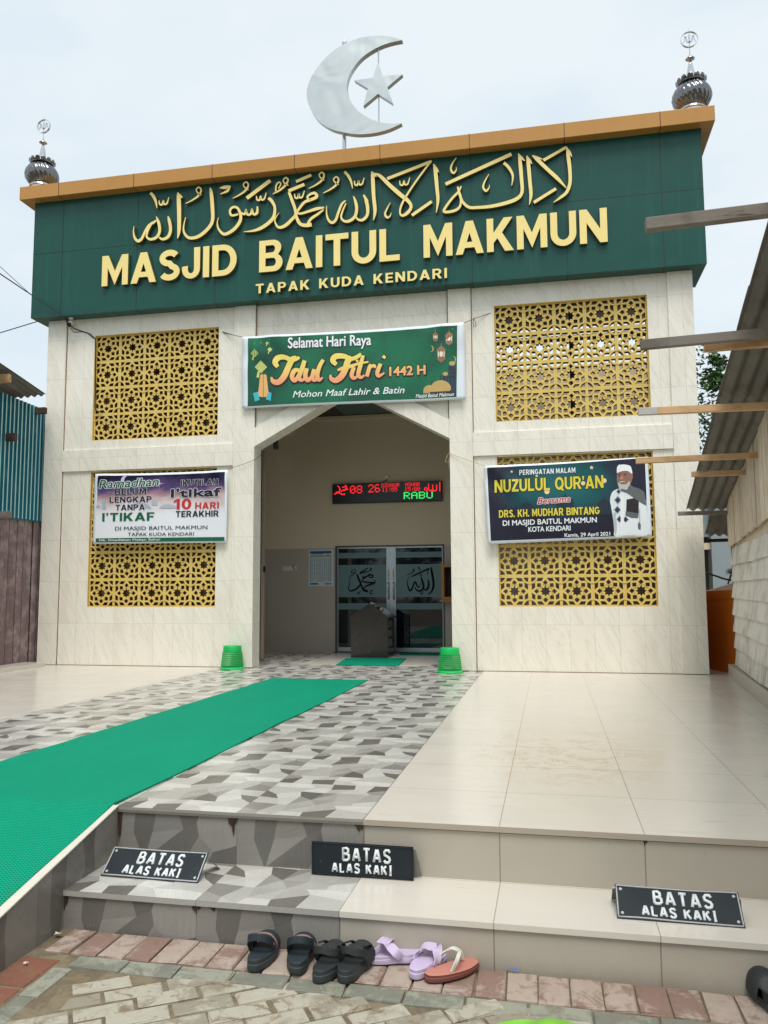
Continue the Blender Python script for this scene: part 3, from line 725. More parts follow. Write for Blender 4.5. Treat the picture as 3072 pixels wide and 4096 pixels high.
# rear body, porch and its back wall
mb = MB()
mb.box(X0, X0+.16, .25, 9, 0.0, 4.9); part(mb, 'side_wall', CREAMP)
mb = MB(); mb.box(X1-.16, X1, .25, 9, 0.0, 4.6); part(mb, 'side_wall', CREAMP)
YB = 2.68
DX0, DX1, DZ = -2.63, -.81, 1.745
mb = MB(); mb.prism([[(X0+.16, 1.71), (DX0, 1.71), (DX0, DZ), (DX1, DZ), (DX1, 1.71), (X1-.16, 1.71), (X1-.16, 4.55), (-4.45, 4.55), (-4.45, 5.7), (X0+.16, 5.7)]], lambda x, z: (x, YB, z), (0, .15, 0), back=True)
part(mb, 'porch_wall', CREAMP)
mb = MB(); mb.box(X0+.16, DX0-.0, YB-.008, YB+.15, 0, 1.71); part(mb, 'tiled_wainscot', WAINS)
mb = MB(); mb.box(DX1, X1-.16, YB-.008, YB+.15, 0, 1.71); part(mb, 'tiled_wainscot', WAINS)
mb = MB(); mb.box(-3.3, -2.46, .26, YB, 3.93, 3.98); part(mb, 'porch_ceiling', DARKP)
mb = MB(); mb.box(-2.46, -.1, .26, YB, 3.935, 3.98); part(mb, 'porch_ceiling', TEAL)
mb = MB(); mb.box(-3.3, -.1, YB-.045, YB, 3.86, 3.93); part(mb, 'ceiling_moulding', CREAMP, bevel=.01)
mb = MB(); mb.box(-3.75, -3.3, YB-.1, YB, 3.62, 3.66); part(mb, 'ceiling_moulding', CREAMP, bevel=.01)
ROOFM = mat('grey_porch_roof_sheet', srgb(88, 90, 92), .5, var=.2)
mb = MB(); mb.box(X0, X1, .6, 2.05, 5.0, 5.05); part(mb, 'porch_roof', ROOFM)
mb = MB(); mb.box(X0+.16, -3.3, .3, YB, 4.75, 4.8); part(mb, 'porch_roof', ROOFM)
mb = MB()
STUD = mat('dark_steel_stud', srgb(46, 46, 50), .5, var=.1)
for x in (-3.62, -2.9, 1.2): mb = MB(); mb.box(x-.03, x+.03, .42, .48, 3.0, 5.0); part(mb, 'roof_stud', STUD)
mb = MB(); mb.box(X0+.2, X1-.2, .42, .5, 4.3, 4.36); part(mb, 'roof_rail', STUD)
# inner floor line and folding gate folded against the left jamb
GATE = mat('beige_painted_steel', srgb(168, 152, 132), .45, var=.06)
mb = MB(); mb.box(-3.325, -3.285, 1.05, 1.11, .02, 3.1); mb.box(-3.345, -3.325, 1.06, 1.1, .02, 3.1, 1); mb.box(-3.285, -3.262, 1.04, 1.09, 1.29, 1.37, 2)
part(mb, 'folding_gate', [GATE, DARKP, BLACK], bevel=.003)
# sliding glass door
mb = MB(); YD = YB+.03
mb.box(DX0, DX0+.035, YD-.04, YD+.05, 0, DZ); mb.box(DX1-.03, DX1, YD-.04, YD+.05, 0, DZ); mb.box(DX0+.035, DX1-.03, YD-.04, YD+.05, DZ-.022, DZ); mb.box(DX0, DX1, YD-.05, YD+.05, -.0, .018)
ALUD = mat('dark_door_jamb', srgb(74, 72, 68), .4, var=.05)
door = part(mb, 'glass_door', ALUD)
for a, b, hx in ((DX0+.035, -1.695, -1.735), (-1.69, DX1-.03, -1.65)):
    mb = MB(); s = .075
    l0 = (a+.012 if a < -2 else a+s); r0 = (b-s if a < -2 else b-.012)
    mb.box(a, l0, YD-.012, YD+.022, .02, DZ-.024); mb.box(r0, b, YD-.012, YD+.022, .02, DZ-.024); mb.box(l0, r0, YD-.012, YD+.022, .02, .085); mb.box(l0, r0, YD-.012, YD+.022, DZ-.045, DZ-.024)
    mb.build('door_leaf_frame', ALU, door)
    mb = MB(); mb.box(l0, r0, YD, YD+.01, .085, DZ-.045); mb.build('glass_pane', GLASS, door)
    for z0, z1 in ((.70, .80), (.90, 1.43), (1.54, 1.63)):
        mb = MB(); mb.box(l0, r0, YD-.003, YD-.0005, z0, z1); mb.build('frosted_band', FROST, door)
    mb = MB(); mb.tube([(hx, YD-.012, .865), (hx, YD-.05, .875), (hx, YD-.055, .92), (hx, YD-.055, 1.09), (hx, YD-.05, 1.135), (hx, YD-.012, 1.145)], .011, 8); mb.build('door_handle', CHROME, door, smooth=True)
    mb = MB(); mb.box(hx-.024, hx+.024, YD-.0145, YD-.0125, 1.17, 1.365); st = mb.build('sliding_sticker', WHITEP, door)
    mb = MB()
    for q, ch in enumerate('GESER'):
        z = 1.33-.03*q; font_flat(mb, ch, (hx-.009, YD-.0155, z), (hx+.009, YD-.0155, z), .018, offset=.02)
    sgn = -1 if a < -2 else 1
    mb.prism([[(hx-sgn*.012, 1.182), (hx+sgn*.002, 1.182), (hx+sgn*.002, 1.176), (hx+sgn*.014, 1.186), (hx+sgn*.002, 1.196), (hx+sgn*.002, 1.190), (hx-sgn*.012, 1.190)]], lambda x, z: (x, YD-.0155, z), (0, 0, 0))
    mb.build('sticker_lettering', BLACKI, door)
mb = MB(); mb.tube([(-1.735, YD-.013, .62), (-1.735, YD-.02, .62)], .014, 10); mb.build('door_lock', BLACK, door)
# calligraphy on the glass
cg = Crop(1300, 2100, .3315); YG = YD-.0045
gf = lambda x, y: cg(x, y, 'y', YG)
mb = MB()
for st in ([(380,585,6),(395,620,14),(412,665,16),(428,700,14),(415,735,14),(370,775,14),(320,795,13),(292,785,10),(285,750,7),(300,710,6),(290,690,4),(300,655,4),(318,628,3)],
           [(428,700,10),(445,745,14),(465,785,16),(500,795,18),(520,800,12)], [(520,800,8),(480,790,14),(470,770,10),(500,735,12),(560,715,14),(608,690,10)],
           [(608,690,6),(560,695,12),(500,690,12),(450,680,10),(440,670,6)], [(445,668,6),(470,645,10),(505,620,12),(545,600,12),(580,615,12),(560,635,10),(535,625,8),(530,600,8),(545,590,8)],
           [(420,575,9),(515,520,9)], [(415,590,9),(500,555,9)], [(450,610,4),(455,635,7),(465,632,5),(470,615,5),(475,632,6),(482,620,4)], [(285,630,4),(330,605,7),(355,580,7),(330,570,5),(312,580,5),(330,545,6),(365,540,6),(370,565,6),(340,590,5)],
           [(470,590,4),(520,560,7),(555,540,7),(560,520,6),(545,520,5),(548,545,5),(562,550,4)], [(392,800,4),(400,830,9),(432,795,4)], [(545,790,5),(575,788,6),(540,815,6),(545,832,7),(585,825,4)], [(590,670,5),(605,672,8),(606,690,4),(588,740,3)]):
    mb.ribbon([(p[0], p[1], p[2]*1.55) for p in st], gf, (0, .001, 0))
mb.build('calligraphy', BLACKI, door); mb = MB()
for st in ([(1280,505,6),(1285,545,16),(1295,600,18),(1308,680,18),(1305,760,16),(1275,815,12),(1235,838,5)], [(1240,655,5),(1250,690,14),(1250,740,16),(1225,780,15),(1195,775,10),(1185,740,8)],
           [(1160,620,5),(1175,680,16),(1190,740,16),(1170,785,15),(1130,795,15),(1100,780,10),(1090,750,7)], [(1000,655,4),(992,700,7),(1005,750,10),(1025,792,14),(1050,770,12),(1075,700,12),(1095,690,10),(1110,730,12),(1130,750,10),(1150,735,5),(1150,690,4)],
           [(1045,622,12),(1258,525,14)], [(985,602,4),(1045,580,7),(1075,550,7),(1072,530,6),(1060,540,5),(1078,565,4)], [(1125,505,9),(1140,530,8),(1150,555,4)], [(1145,590,4),(1150,615,7),(1160,610,5),(1168,590,4),(1170,612,6)],
           [(1258,535,4),(1235,570,7),(1240,600,5)], [(1150,800,4),(1165,835,9),(1192,798,4)], [(1000,655,4),(1015,625,4),(1022,615,3)]):
    mb.ribbon([(p[0], p[1], p[2]*1.55) for p in st], gf, (0, .001, 0))
mb.build('calligraphy', BLACKI, door)
# raised signage on the fascia
YL = FY-.055
cA, cB = Crop(360, 760, .4822), Crop(1680, 820, .4822)
c1, c2 = Crop(0, 600, .9259), Crop(1536, 400, .9259); cC = Crop(980, 640, .3496)
def seg(a, b): a = Vector(a); b = Vector(b); return a, b
zb = cA(95, 800, 'y', YL).z; zt = cA(100, 550, 'y', YL).z; HL = zt-zb
for text, a, b in (('MASJID', cA(95, 800, 'y', YL), cA(1215, 712, 'y', YL)), ('BAITUL', cC(160, 1290, 'y', YL), c2(68, 696, 'y', YL)), ('MAKMUN', cB(30, 448, 'y', YL), cB(1558, 307, 'y', YL))):
    a.z = b.z = zb
    for ch, m_ in caps_letters(text, a, b, HL, (0, .045, 0), gap=.095): m_.build('raised_letter', [LETTER, LETSIDE], fas)
a = cC(112, 1487+40, 'y', YL); b = c2(272, 768, 'y', YL)
zb2 = b.z; a = c1(1105, 575, 'y', YL); a.z = zb2; h2_ = c2(272, 725, 'y', YL).z-zb2
for ch, m_ in caps_letters('TAPAK KUDA KENDARI', a, b, h2_, (0, .03, 0), gap=.2, space=.62): m_.build('raised_letter', [LETTER, LETSIDE], fas)
# calligraphic line above, each pen stroke a cut-out of its own
kA, kB = Crop(500, 560, .6028), Crop(1450, 540, .5425)
def strokes(k, L):
    for i, st in enumerate(L):
        y = YL+.0008*(i % 9)
        m_ = MB(); m_.ribbon([(p[0], p[1], p[2]*1.08) for p in st], lambda a, b: k(a, b, 'y', y), (0, .045, 0))
        n = len(m_.f)
        for q, f in enumerate(m_.f):                                          # side walls take the darker edge colour
            a_, b_, c_ = (m_.v[f[t]] for t in (0, 1, 2)); nn = (b_-a_).cross(c_-a_)
            if nn.length == 0 or abs(nn.normalized().y) < .5: m_.m[q] = 1
        m_.build('raised_calligraphy', [LETTER, LETSIDE], fas)
def shadda(x, y, s=1.0): return [(x, y, 5), (x+4*s, y+25*s, 10), (x+20*s, y+28*s, 11), (x+28*s, y, 8), (x+33*s, y+25*s, 11), (x+52*s, y+20*s, 10), (x+65*s, y-20*s, 5)]
def damma(x, y): return [(x, y, 4), (x+44, y-22, 9), (x+85, y-52, 12), (x+103, y-88, 10), (x+88, y-108, 9), (x+70, y-90, 8), (x+86, y-65, 8), (x+104, y-56, 5)]
strokes(kA, [
 [(285,505,5),(292,530,17),(300,570,18),(300,610,18),(282,645,18),(248,658,15),(226,645,10)],
 [(208,508,5),(222,545,17),(230,590,17),(222,628,17),(198,652,17),(165,658,15),(143,640,12),(152,600,12),(172,562,10)],
 [(60,572,4),(56,612,8),(66,652,14),(88,670,18),(112,652,16),(134,606,15),(160,566,16),(192,545,14),(212,530,6)],
 shadda(226, 400), [(168,350,16),(190,375,19),(205,412,13),(212,452,4)],
 [(350,348,6),(356,382,24),(359,500,24),(358,600,20),(349,652,5)], [(348,352,8),(368,372,16),(380,384,4)],
 [(565,316,5),(572,350,20),(580,450,22),(580,535,20),(550,588,20),(490,638,20),(430,650,18),(396,622,14),(388,580,9),(402,512,4)],
 damma(402, 421), [(628,318,5),(662,314,22),(700,306,8)], [(698,308,8),(678,338,15),(632,358,4)],
 [(752,492,10),(708,500,14),(696,470,13),(715,446,14),(745,450,15),(766,490,16),(764,535,19),(735,580,20),(695,612,19),(655,624,18),(622,592,12),(612,552,7),(620,513,3)],
 [(878,440,9),(876,482,16),(852,492,14),(842,456,8),(836,488,14),(812,494,13),(802,460,8),(796,490,14),(768,484,13),(752,470,8)],
 [(808,386,22),(964,268,22)], damma(715, 386), shadda(872, 370),
 [(952,384,18),(976,408,19),(994,450,16),(986,510,20),(950,552,21),(900,585,20),(850,602,13),(788,609,4)],
 [(1088,345,16),(1108,400,18),(1126,450,18),(1132,495,18),(1102,532,19),(1062,568,20),(1022,580,16),(1000,556,11),(995,525,7),(1022,482,3)],
 [(1128,470,12),(1143,525,19),(1165,558,20),(1200,566,22),(1238,560,24)],
 [(1318,462,8),(1278,492,15),(1235,522,16),(1214,555,14),(1222,572,10)], [(1322,448,9),(1272,456,19),(1215,474,15),(1165,488,13),(1130,482,10)],
 [(1142,478,11),(1162,446,15),(1192,412,16),(1232,396,18),(1272,376,19),(1258,352,17),(1225,362,14),(1210,382,12),(1232,400,10)],
 [(1135,276,17),(1236,232,17)], [(1084,338,19),(1190,294,19)],
 [(980,358,4),(1022,336,11),(1062,302,13),(1082,265,10),(1066,250,9),(1050,268,8),(1064,292,9),(1084,300,5)], [(1000,342,9),(1003,302,10),(1020,280,9),(1034,292,8),(1018,322,7)],
 shadda(1125, 356), damma(1218, 322), damma(1314, 352),
 [(1338,436,4),(1338,490,9),(1350,530,14),(1374,548,17),(1398,530,16),(1416,480,15),(1438,426,14),(1464,402,8)],
 [(1515,372,5),(1530,410,17),(1537,460,18),(1525,508,18),(1490,536,18),(1455,538,15),(1434,512,12),(1444,470,10),(1466,420,8)],
 [(1585,362,5),(1600,400,20),(1610,450,20),(1606,500,18),(1576,530,17),(1545,526,12),(1530,500,7)], [(1580,366,6),(1600,392,14),(1615,402,4)],
 shadda(1522, 270), [(1456,210,16),(1480,236,17),(1500,275,13),(1510,322,4)]])
strokes(kB, [
 [(68,268,6),(75,310,24),(82,450,24),(92,560,22),(80,628,4)], [(66,270,8),(86,292,18),(102,308,4)],
 [(86,284,10),(130,302,22),(200,370,26),(280,440,28),(340,490,24),(358,532,20),(330,575,22),(292,594,16),(276,570,12),(286,520,14),(322,450,13),(402,330,12),(508,188,12)],
 [(182,322,20),(505,195,20)], shadda(274, 336, 1.15), [(205,498,4),(180,545,10),(166,582,13),(182,608,15),(204,596,8),(212,572,3)],
 [(364,592,20),(510,490,20)], [(525,213,6),(536,255,24),(548,380,24),(556,480,20),(544,572,4)], [(522,216,8),(545,250,18),(562,275,4)],
 [(728,376,8),(706,420,15),(665,462,16),(622,518,16),(600,562,18),(640,566,18),(690,552,18),(720,522,15),(724,470,10)],
 [(702,380,12),(718,440,18),(738,492,18),(785,532,20),(850,534,20),(950,525,22),(1060,500,24),(1140,468,24),(1176,420,22),(1172,320,24),(1162,200,24),(1150,134,5)], [(1148,138,8),(1172,168,18),(1196,190,4)],
 [(612,362,22),(1098,140,24)], [(692,166,4),(660,215,11),(652,255,14),(670,280,15),(690,260,8),(692,236,3)], [(932,288,4),(900,345,11),(890,385,14),(910,412,15),(932,390,8),(936,366,3)],
 [(1042,205,20),(1080,242,20),(1108,300,15),(1100,374,4)], [(1213,152,6),(1222,200,24),(1234,340,24),(1242,440,22),(1230,514,4)], [(1210,156,8),(1232,188,18),(1250,212,4)],
 [(1252,150,8),(1290,182,24),(1370,258,25),(1440,322,24),(1502,390,6)], [(1256,152,8),(1292,168,16),(1328,178,4)], [(1505,86,6),(1516,150,24),(1528,250,24),(1530,350,22),(1506,420,21),(1460,460,17),(1408,497,4)], [(1502,92,8),(1525,125,18),(1544,160,4)],
 [(1334,186,20),(1502,90,18)], [(1263,497,20),(1427,395,20)]])
# ------------------------------------------------------------------ roof ornaments
def finial(cx, label):
    cy, z0 = -.09, 6.957; R = .245
    t = thing('dome_finial', label, 'roof ornament', (cx, cy, z0), rnd.uniform(0, 1), 'steel dome finials on the cornice corners')
    mb = MB(); n = 22
    mb.lathe([(.15, -.09), (.15, -.012), (.17, 0), (.165, .018), (.14, .03), (.14, .05)], 40); mb.build('base_ring', CHROME, t, local=True, smooth=True, sharp=40)
    prof = [(R*(.62+.38*sin(u*pi)**.8 if 0 < u < 1 else .62)*(1-.10*u), .045+u*.31) for u in [i/18 for i in range(19)]]
    tw = 1.7
    mb = MB(); mb.lathe(prof, 176, fn=lambda a, z: 1+.055*abs(sin(n/2*(a+tw*z)))-.02); mb.build('ribbed_dome', DOMEST, t, local=True, smooth=True, sharp=50)
    mb = MB()
    mb.lathe([(.15, .352), (.165, .358), (.17, .372), (.165, .385), (.06, .40)], 40)
    for k in range(14):                                                      # petals of the collar
        a = 2*pi*k/14; c, s = cos(a), sin(a); tx, ty = -s, c; q = []
        for rr, zz, ww in ((.162, .36, .034), (.178, .385, .036), (.186, .41, .026), (.182, .424, .004)):
            q.append(((rr*c-tx*ww, rr*s-ty*ww, zz), (rr*c, rr*s, zz+.004), (rr*c+tx*ww, rr*s+ty*ww, zz)))
        for i in range(3):
            for j in range(2): mb.face([q[i][j], q[i][j+1], q[i+1][j+1], q[i+1][j]])
            for j in range(2): mb.face([Vector(p)*1.0-Vector((c, s, 0))*.006 for p in (q[i][j+1], q[i][j], q[i+1][j], q[i+1][j+1])])
    mb.build('petal_collar', DOMEST, t, local=True, smooth=True, sharp=40)
    mb = MB(); mb.lathe([(.062, .395), (.056, .44), (.044, .53), (.030, .62), (.013, .69)], 12); mb.build('spire', CHROME, t, local=True)
    mb = MB(); mb.lathe([(.013, .688), (.056, .705), (.055, .711), (.018, .748), (.007, .765)], 24); mb.build('conical_cap', CHROME, t, local=True, smooth=True, sharp=40)
    mb = MB(); mb.tube([(0, 0, .76), (0, 0, .868)], .006, 8); mb.build('rod', CHROME, t, local=True)
    mb = MB(); mb.tube([(0, 0, 1.07), (0, 0, 1.125)], [.004, .001], 6); mb.build('tip_spike', CHROME, t, local=True)
    mb = MB(); zc = .968; rr = .105; N = 40
    vs, fs = [], []
    for i in range(N):
        a = 2*pi*i/N
        for r_, y in ((rr, -.014), (rr, .014), (rr-.006, .014), (rr-.006, -.014)): vs.append((r_*cos(a), y, zc+r_*sin(a)))
    for i in range(N):
        for j in range(4): fs.append((i*4+j, i*4+(j+1) % 4, ((i+1) % N)*4+(j+1) % 4, ((i+1) % N)*4+j))
    mb.raw(vs, fs); ring = mb.build('emblem_ring', CHROME, t, local=True, smooth=True, sharp=40)
    mb = MB(); ef = lambda x, y: (x, -.004, zc+y)
    for st in ([(0, .085, .003), (0, .05, .022), (0, .0, .018), (0, -.035, .02), (0, -.1, .008)], [(-.075, -.04, .005), (-.055, .0, .014), (-.05, .045, .018), (-.035, .02, .016), (-.03, -.02, .02), (0, -.035, .016), (.03, -.02, .02), (.035, .02, .016), (.05, .045, .018), (.058, 0, .014), (.075, -.04, .005)]):
        mb.ribbon(st, ef, (0, .008, 0))
    mb.build('emblem', CHROME, t, local=True)
    t.rotation_euler = (0, 0, 0)
    return t
def xat(u, v, y): return at(u, v, 'y', y).x
finial(xat(0+690*.2411, 440+1240*.2411, -.09), 'small ribbed steel dome with ringed emblem on the left end of the gold cornice')
finial(xat(2600+700*.2411, 80+1440*.2411, -.09), 'small ribbed steel dome with ringed emblem on the right end of the gold cornice')

k = Crop(1100, 80, .4219); YC = .25
g = lambda x, y: k(x, y, 'y', YC)
base = g(637, 1210); base.z = 6.867
cs = thing('crescent_and_star', 'large steel crescent with five-pointed star on a pole above the cornice', 'roof ornament', (base.x, YC+.03, 6.867))
def cr(pts, res=4):
    r = []; n = len(pts)
    for i in range(n-1):
        p0, p1, p2, p3 = pts[max(i-1, 0)], pts[i], pts[i+1], pts[min(i+2, n-1)]
        for q in range(res):
            t = q/res; r.append(tuple(.5*((2*b)+(c-a)*t+(2*a-5*b+4*c-d)*t*t+(-a+3*b-3*c+d)*t**3) for a, b, c, d in zip(p0, p1, p2, p3)))
    r.append(pts[-1]); return r
outer = cr([(1205,185),(1090,158),(960,148),(820,165),(690,212),(560,285),(450,390),(360,510),(312,620),(300,720),(325,820),(378,915),(450,985),(540,1035),(640,1062),(740,1080),(840,1082),(960,1068),(1080,1035),(1200,980)])
inner = cr([(1200,975),(1110,983),(1000,970),(900,935),(800,872),(730,792),(690,702),(680,620),(702,528),(752,440),(820,360),(900,300),(1000,246),(1100,212),(1205,190)])
mb = MB(); mb.prism([outer+inner], lambda x, y: g(x, y), (0, .085, 0), back=True); mb.build('crescent', STEEL, cs)
st = [(975,400),(1025,530),(1208,515),(1065,635),(1118,790),(975,700),(838,815),(880,648),(752,572),(925,548)]
mb = MB(); mb.prism([st], lambda x, y: g(x, y), (0, .075, 0), back=True); mb.build('star', STEEL, cs)
def up_pole(a, b, r, name):
    p, q = g(*a), g(*b); p.y = q.y = YC+.04; mb = MB(); mb.tube([p, q], r, 12); mb.build(name, CHROME, cs, smooth=True, sharp=40)
up_pole((976, 238), (975, 420), .010, 'star_rod'); up_pole((978, 690), (979, 968), .010, 'star_rod')
p = g(637, 1040); q = g(640, 200); p = Vector((base.x, YC+.12, 6.867)); q.y = YC+.12
mb = MB(); mb.tube([p, q], .03, 14); mb.tube([q-Vector((0, 0, .03)), q-Vector((0, 0, .015))], .04, 14); mb.tube([q, q+Vector((0, 0, .02))], .02, 10)
mb.lathe([(.005, .0), (.03, .012), (.04, .04), (.03, .068), (.005, .08)], 16, c=q+Vector((0, 0, .01))); mb.build('pole', CHROME, cs, smooth=True, sharp=40)

# ------------------------------------------------------------------ banners
def banner(name, label, cr_, quad, inner_, Y, printmat, wav):
    Q = [cr_(x, y, 'y', Y) for x, y in quad]                                 # TL TR BR BL
    c = sum(Q, Vector())/4
    t = thing('banner', label, 'banner', (c.x, Y, c.z))
    def wv(p): return Vector((p.x, p.y+wav(p.x-c.x, p.z-c.z), p.z))
    def sheet(q, nm, m, dy, edge=True, nx=46, nz=22):
        q = [cr_(x, y, 'y', Y) for x, y in q]; mb = MB(); vs = []
        for j in range(nz+1):
            for i in range(nx+1):
                u, v = i/nx, j/nz
                p = (q[0]*(1-u)+q[1]*u)*(1-v)+(q[3]*(1-u)+q[2]*u)*v
                sag = (-.012*sin(pi*u)*(1-v) if edge else -.012*sin(pi*u)*(1-v))
                p = wv(p+Vector((0, dy, sag))); vs.append(p)
        fs = [(j*(nx+1)+i, (j+1)*(nx+1)+i, (j+1)*(nx+1)+i+1, j*(nx+1)+i+1) for j in range(nz) for i in range(nx)]
        mb.raw(vs, fs)
        if edge:
            b = len(vs); mb.raw([p+Vector((0, .003, 0)) for p in vs], [f[::-1] for f in fs])
            for i in range(nx): mb.f += [(i, i+1, b+i+1, b+i), (nz*(nx+1)+i+1, nz*(nx+1)+i, b+nz*(nx+1)+i, b+nz*(nx+1)+i+1)]; mb.m += [0, 0]; mb.at += [(0, 0)]*2
            for j in range(nz): r0, r1 = j*(nx+1), (j+1)*(nx+1); mb.f += [(r1, r0, b+r0, b+r1), (r0+nx, r1+nx, b+r1+nx, b+r0+nx)]; mb.m += [0, 0]; mb.at += [(0, 0)]*2
        return mb.build(nm, m, t, smooth=True)
    sheet(quad, 'vinyl_sheet', WHITE, 0)
    pr = sheet(inner_, 'printed_field', printmat, -.0025, False)
    return t, wv, (lambda x, y, dy=-.006: wv(cr_(x, y, 'y', Y+dy)))
def flat(t, name, m, items):
    """items: list of contours lists drawn one above the other"""
    mb = MB()
    for fn, polys in items:
        for p in polys: mb.prism([p], fn, (0, -0.0, 0))
    return mb
def poly(mb, fn, pts, m=0, dy=-.006): mb.prism([pts], lambda x, y: fn(x, y, dy), (0, 0, 0), m)
def fixn(mb):
    for i, f in enumerate(mb.f):
        a, b, c = (mb.v[f[q]] for q in (0, 1, 2))
        if (b-a).cross(c-a).y > 0: mb.f[i] = f[::-1]
def circ(cx, cy, rx, ry=None, n=20, a0=0, a1=360):
    ry = rx if ry is None else ry
    return [(cx+rx*cos(radians(a0+(a1-a0)*i/n)), cy+ry*sin(radians(a0+(a1-a0)*i/n))) for i in range(n if a1-a0 == 360 else n+1)]

# --- green festival banner over the arch
def green_print():
    m = NT('green_banner_print'); P = m.pos(); x, y, z = m.sep(P)
    n1 = m.noise(P, 1.6, 3, .5); c = m.mix(m.ramp(n1, [(.3, 0), (.65, 1)]), srgb(14, 66, 54), srgb(22, 112, 76))
    v = m.n('TexVoronoi', feature='DISTANCE_TO_EDGE'); m.l(m.mapv(P, scale=(13, 1, 13)), v.inputs['Vector'])
    c = m.mix(m.math('MULTIPLY', m.ramp(v.outputs['Distance'], [(.02, 1), (.05, 0)]), .22), c, srgb(70, 150, 110))
    m.color(c); m.rough(.35); m.spec(.4); return m.mat
kb = Crop(900, 1250, .633)
def wave1(x, z):
    return .016*sin(2.2*x+1.1*z)+.007*sin(5.2*x-6.0*z+.6)*min(1, abs(x)*.9)+.013*math.exp(-((x+1.25)**2+(z-.42)**2)*6)*sin(14*(x+z))+.012*math.exp(-((x-1.3)**2+(z-.45)**2)*6)*sin(15*(x-z))
def wave1b(x, z): return wave1(x, z)
t1, wv1, b1 = banner('b', 'green and white festive banner with golden script stretched above the arch', kb, [(110,155),(1510,62),(1520,548),(105,606)], [(148,165),(1468,82),(1463,533),(141,592)], -.10, green_print(), wave1)
def b_at(x, y): return kb(x, y, 'y', -.10)
mb = MB(); font_flat(mb, 'Selamat Hari Raya', b_at(402, 228), b_at(922, 203), .145, wv1, .022, dy=-.0075); mo = mb.build('lettering', INKW, t1)
mb = MB(); font_flat(mb, 'Selamat Hari Raya', b_at(400, 230), b_at(924, 205), .150, wv1, .05, dy=-.006); mb.build('lettering_outline', INKD, t1)
GOLDINK = NT('golden_script_print'); zz = GOLDINK.sep(GOLDINK.pos())[2]
GOLDINK.color(GOLDINK.ramp(GOLDINK.math('MULTIPLY_ADD', zz, 2.9, -11.02), [(.0, srgb(240, 160, 118)), (.5, srgb(238, 205, 110)), (1, srgb(236, 220, 110))])); GOLDINK.rough(.5); GOLDINK = GOLDINK.mat
SCRIPT = [
 [(335,345,24),(318,318,34),(335,288,36),(375,283,30),(430,302,26),(470,286,18),(455,300,14)], [(455,290,30),(425,300,38),(400,350,38),(375,405,40),(340,440,36),(305,435,30),(292,408,12)],
 [(470,365,22),(440,370,30),(425,410,28),(445,432,26),(470,395,22)], [(505,305,26),(488,360,30),(470,410,28),(485,430,22),(510,418,12)],
 [(520,355,26),(510,400,28),(525,430,28),(552,405,22),(565,360,24)], [(565,360,24),(555,410,26),(568,430,22),(590,415,14)], [(622,300,22),(600,340,26),(585,395,28),(595,428,24),(620,412,10)],
 [(705,330,24),(682,305,34),(700,278,36),(750,276,32),(800,292,26),(845,272,24),(855,255,10)], [(800,282,30),(775,310,38),(760,360,38),(735,405,38),(700,430,34),(672,418,26),(668,395,12)], [(712,366,14),(745,352,22),(800,338,22),(850,318,12)],
 [(815,345,24),(800,395,26),(815,415,22),(838,400,12)], [(872,270,20),(856,330,26),(842,390,26),(858,410,20),(880,395,12)], [(832,325,12),(905,310,12)],
 [(918,325,16),(910,350,24),(895,404,24)], [(905,364,12),(926,338,20),(944,336,20),(946,350,10)], [(982,322,24),(962,375,26),(970,400,22),(1006,380,10)], [(996,272,20),(1012,286,18)], [(830,310,18),(840,300,14)]]
mb = MB(); mo = MB()
for i, s_ in enumerate(SCRIPT):
    mb.ribbon(s_, lambda x, y: b1(x, y, -.0085-.0003*(i % 7)), (0, 0, 0)); mo.ribbon([(p[0]+2, p[1]+3, p[2]+17) for p in s_], lambda x, y: b1(x, y, -.0055-.0002*(i % 7)), (0, 0, 0))
fixn(mb); fixn(mo); mb.build('script_lettering', GOLDINK, t1); mo.build('script_outline', INKBK, t1)
mb = MB(); font_flat(mb, '1442 H', b_at(1040, 400), b_at(1265, 388), .118, wv1, .04, dy=-.0085); mb.build('lettering', GOLDINK, t1)
mb = MB(); font_flat(mb, '1442 H', b_at(1036, 404), b_at(1269, 392), .132, wv1, .085, dy=-.006); mb.build('lettering_outline', INKBK, t1)
mb = MB(); font_flat(mb, 'Mohon Maaf Lahir & Batin', b_at(432, 540), b_at(1128, 508), .088, wv1, .012, slant=.3, dy=-.0075); mb.build('lettering', INKW, t1)
mb = MB(); font_flat(mb, 'Masjid Baitul Makmun', b_at(1205, 538), b_at(1445, 527), .048, wv1, .012, slant=.2, dy=-.0095); mb.build('lettering', INKW, t1)
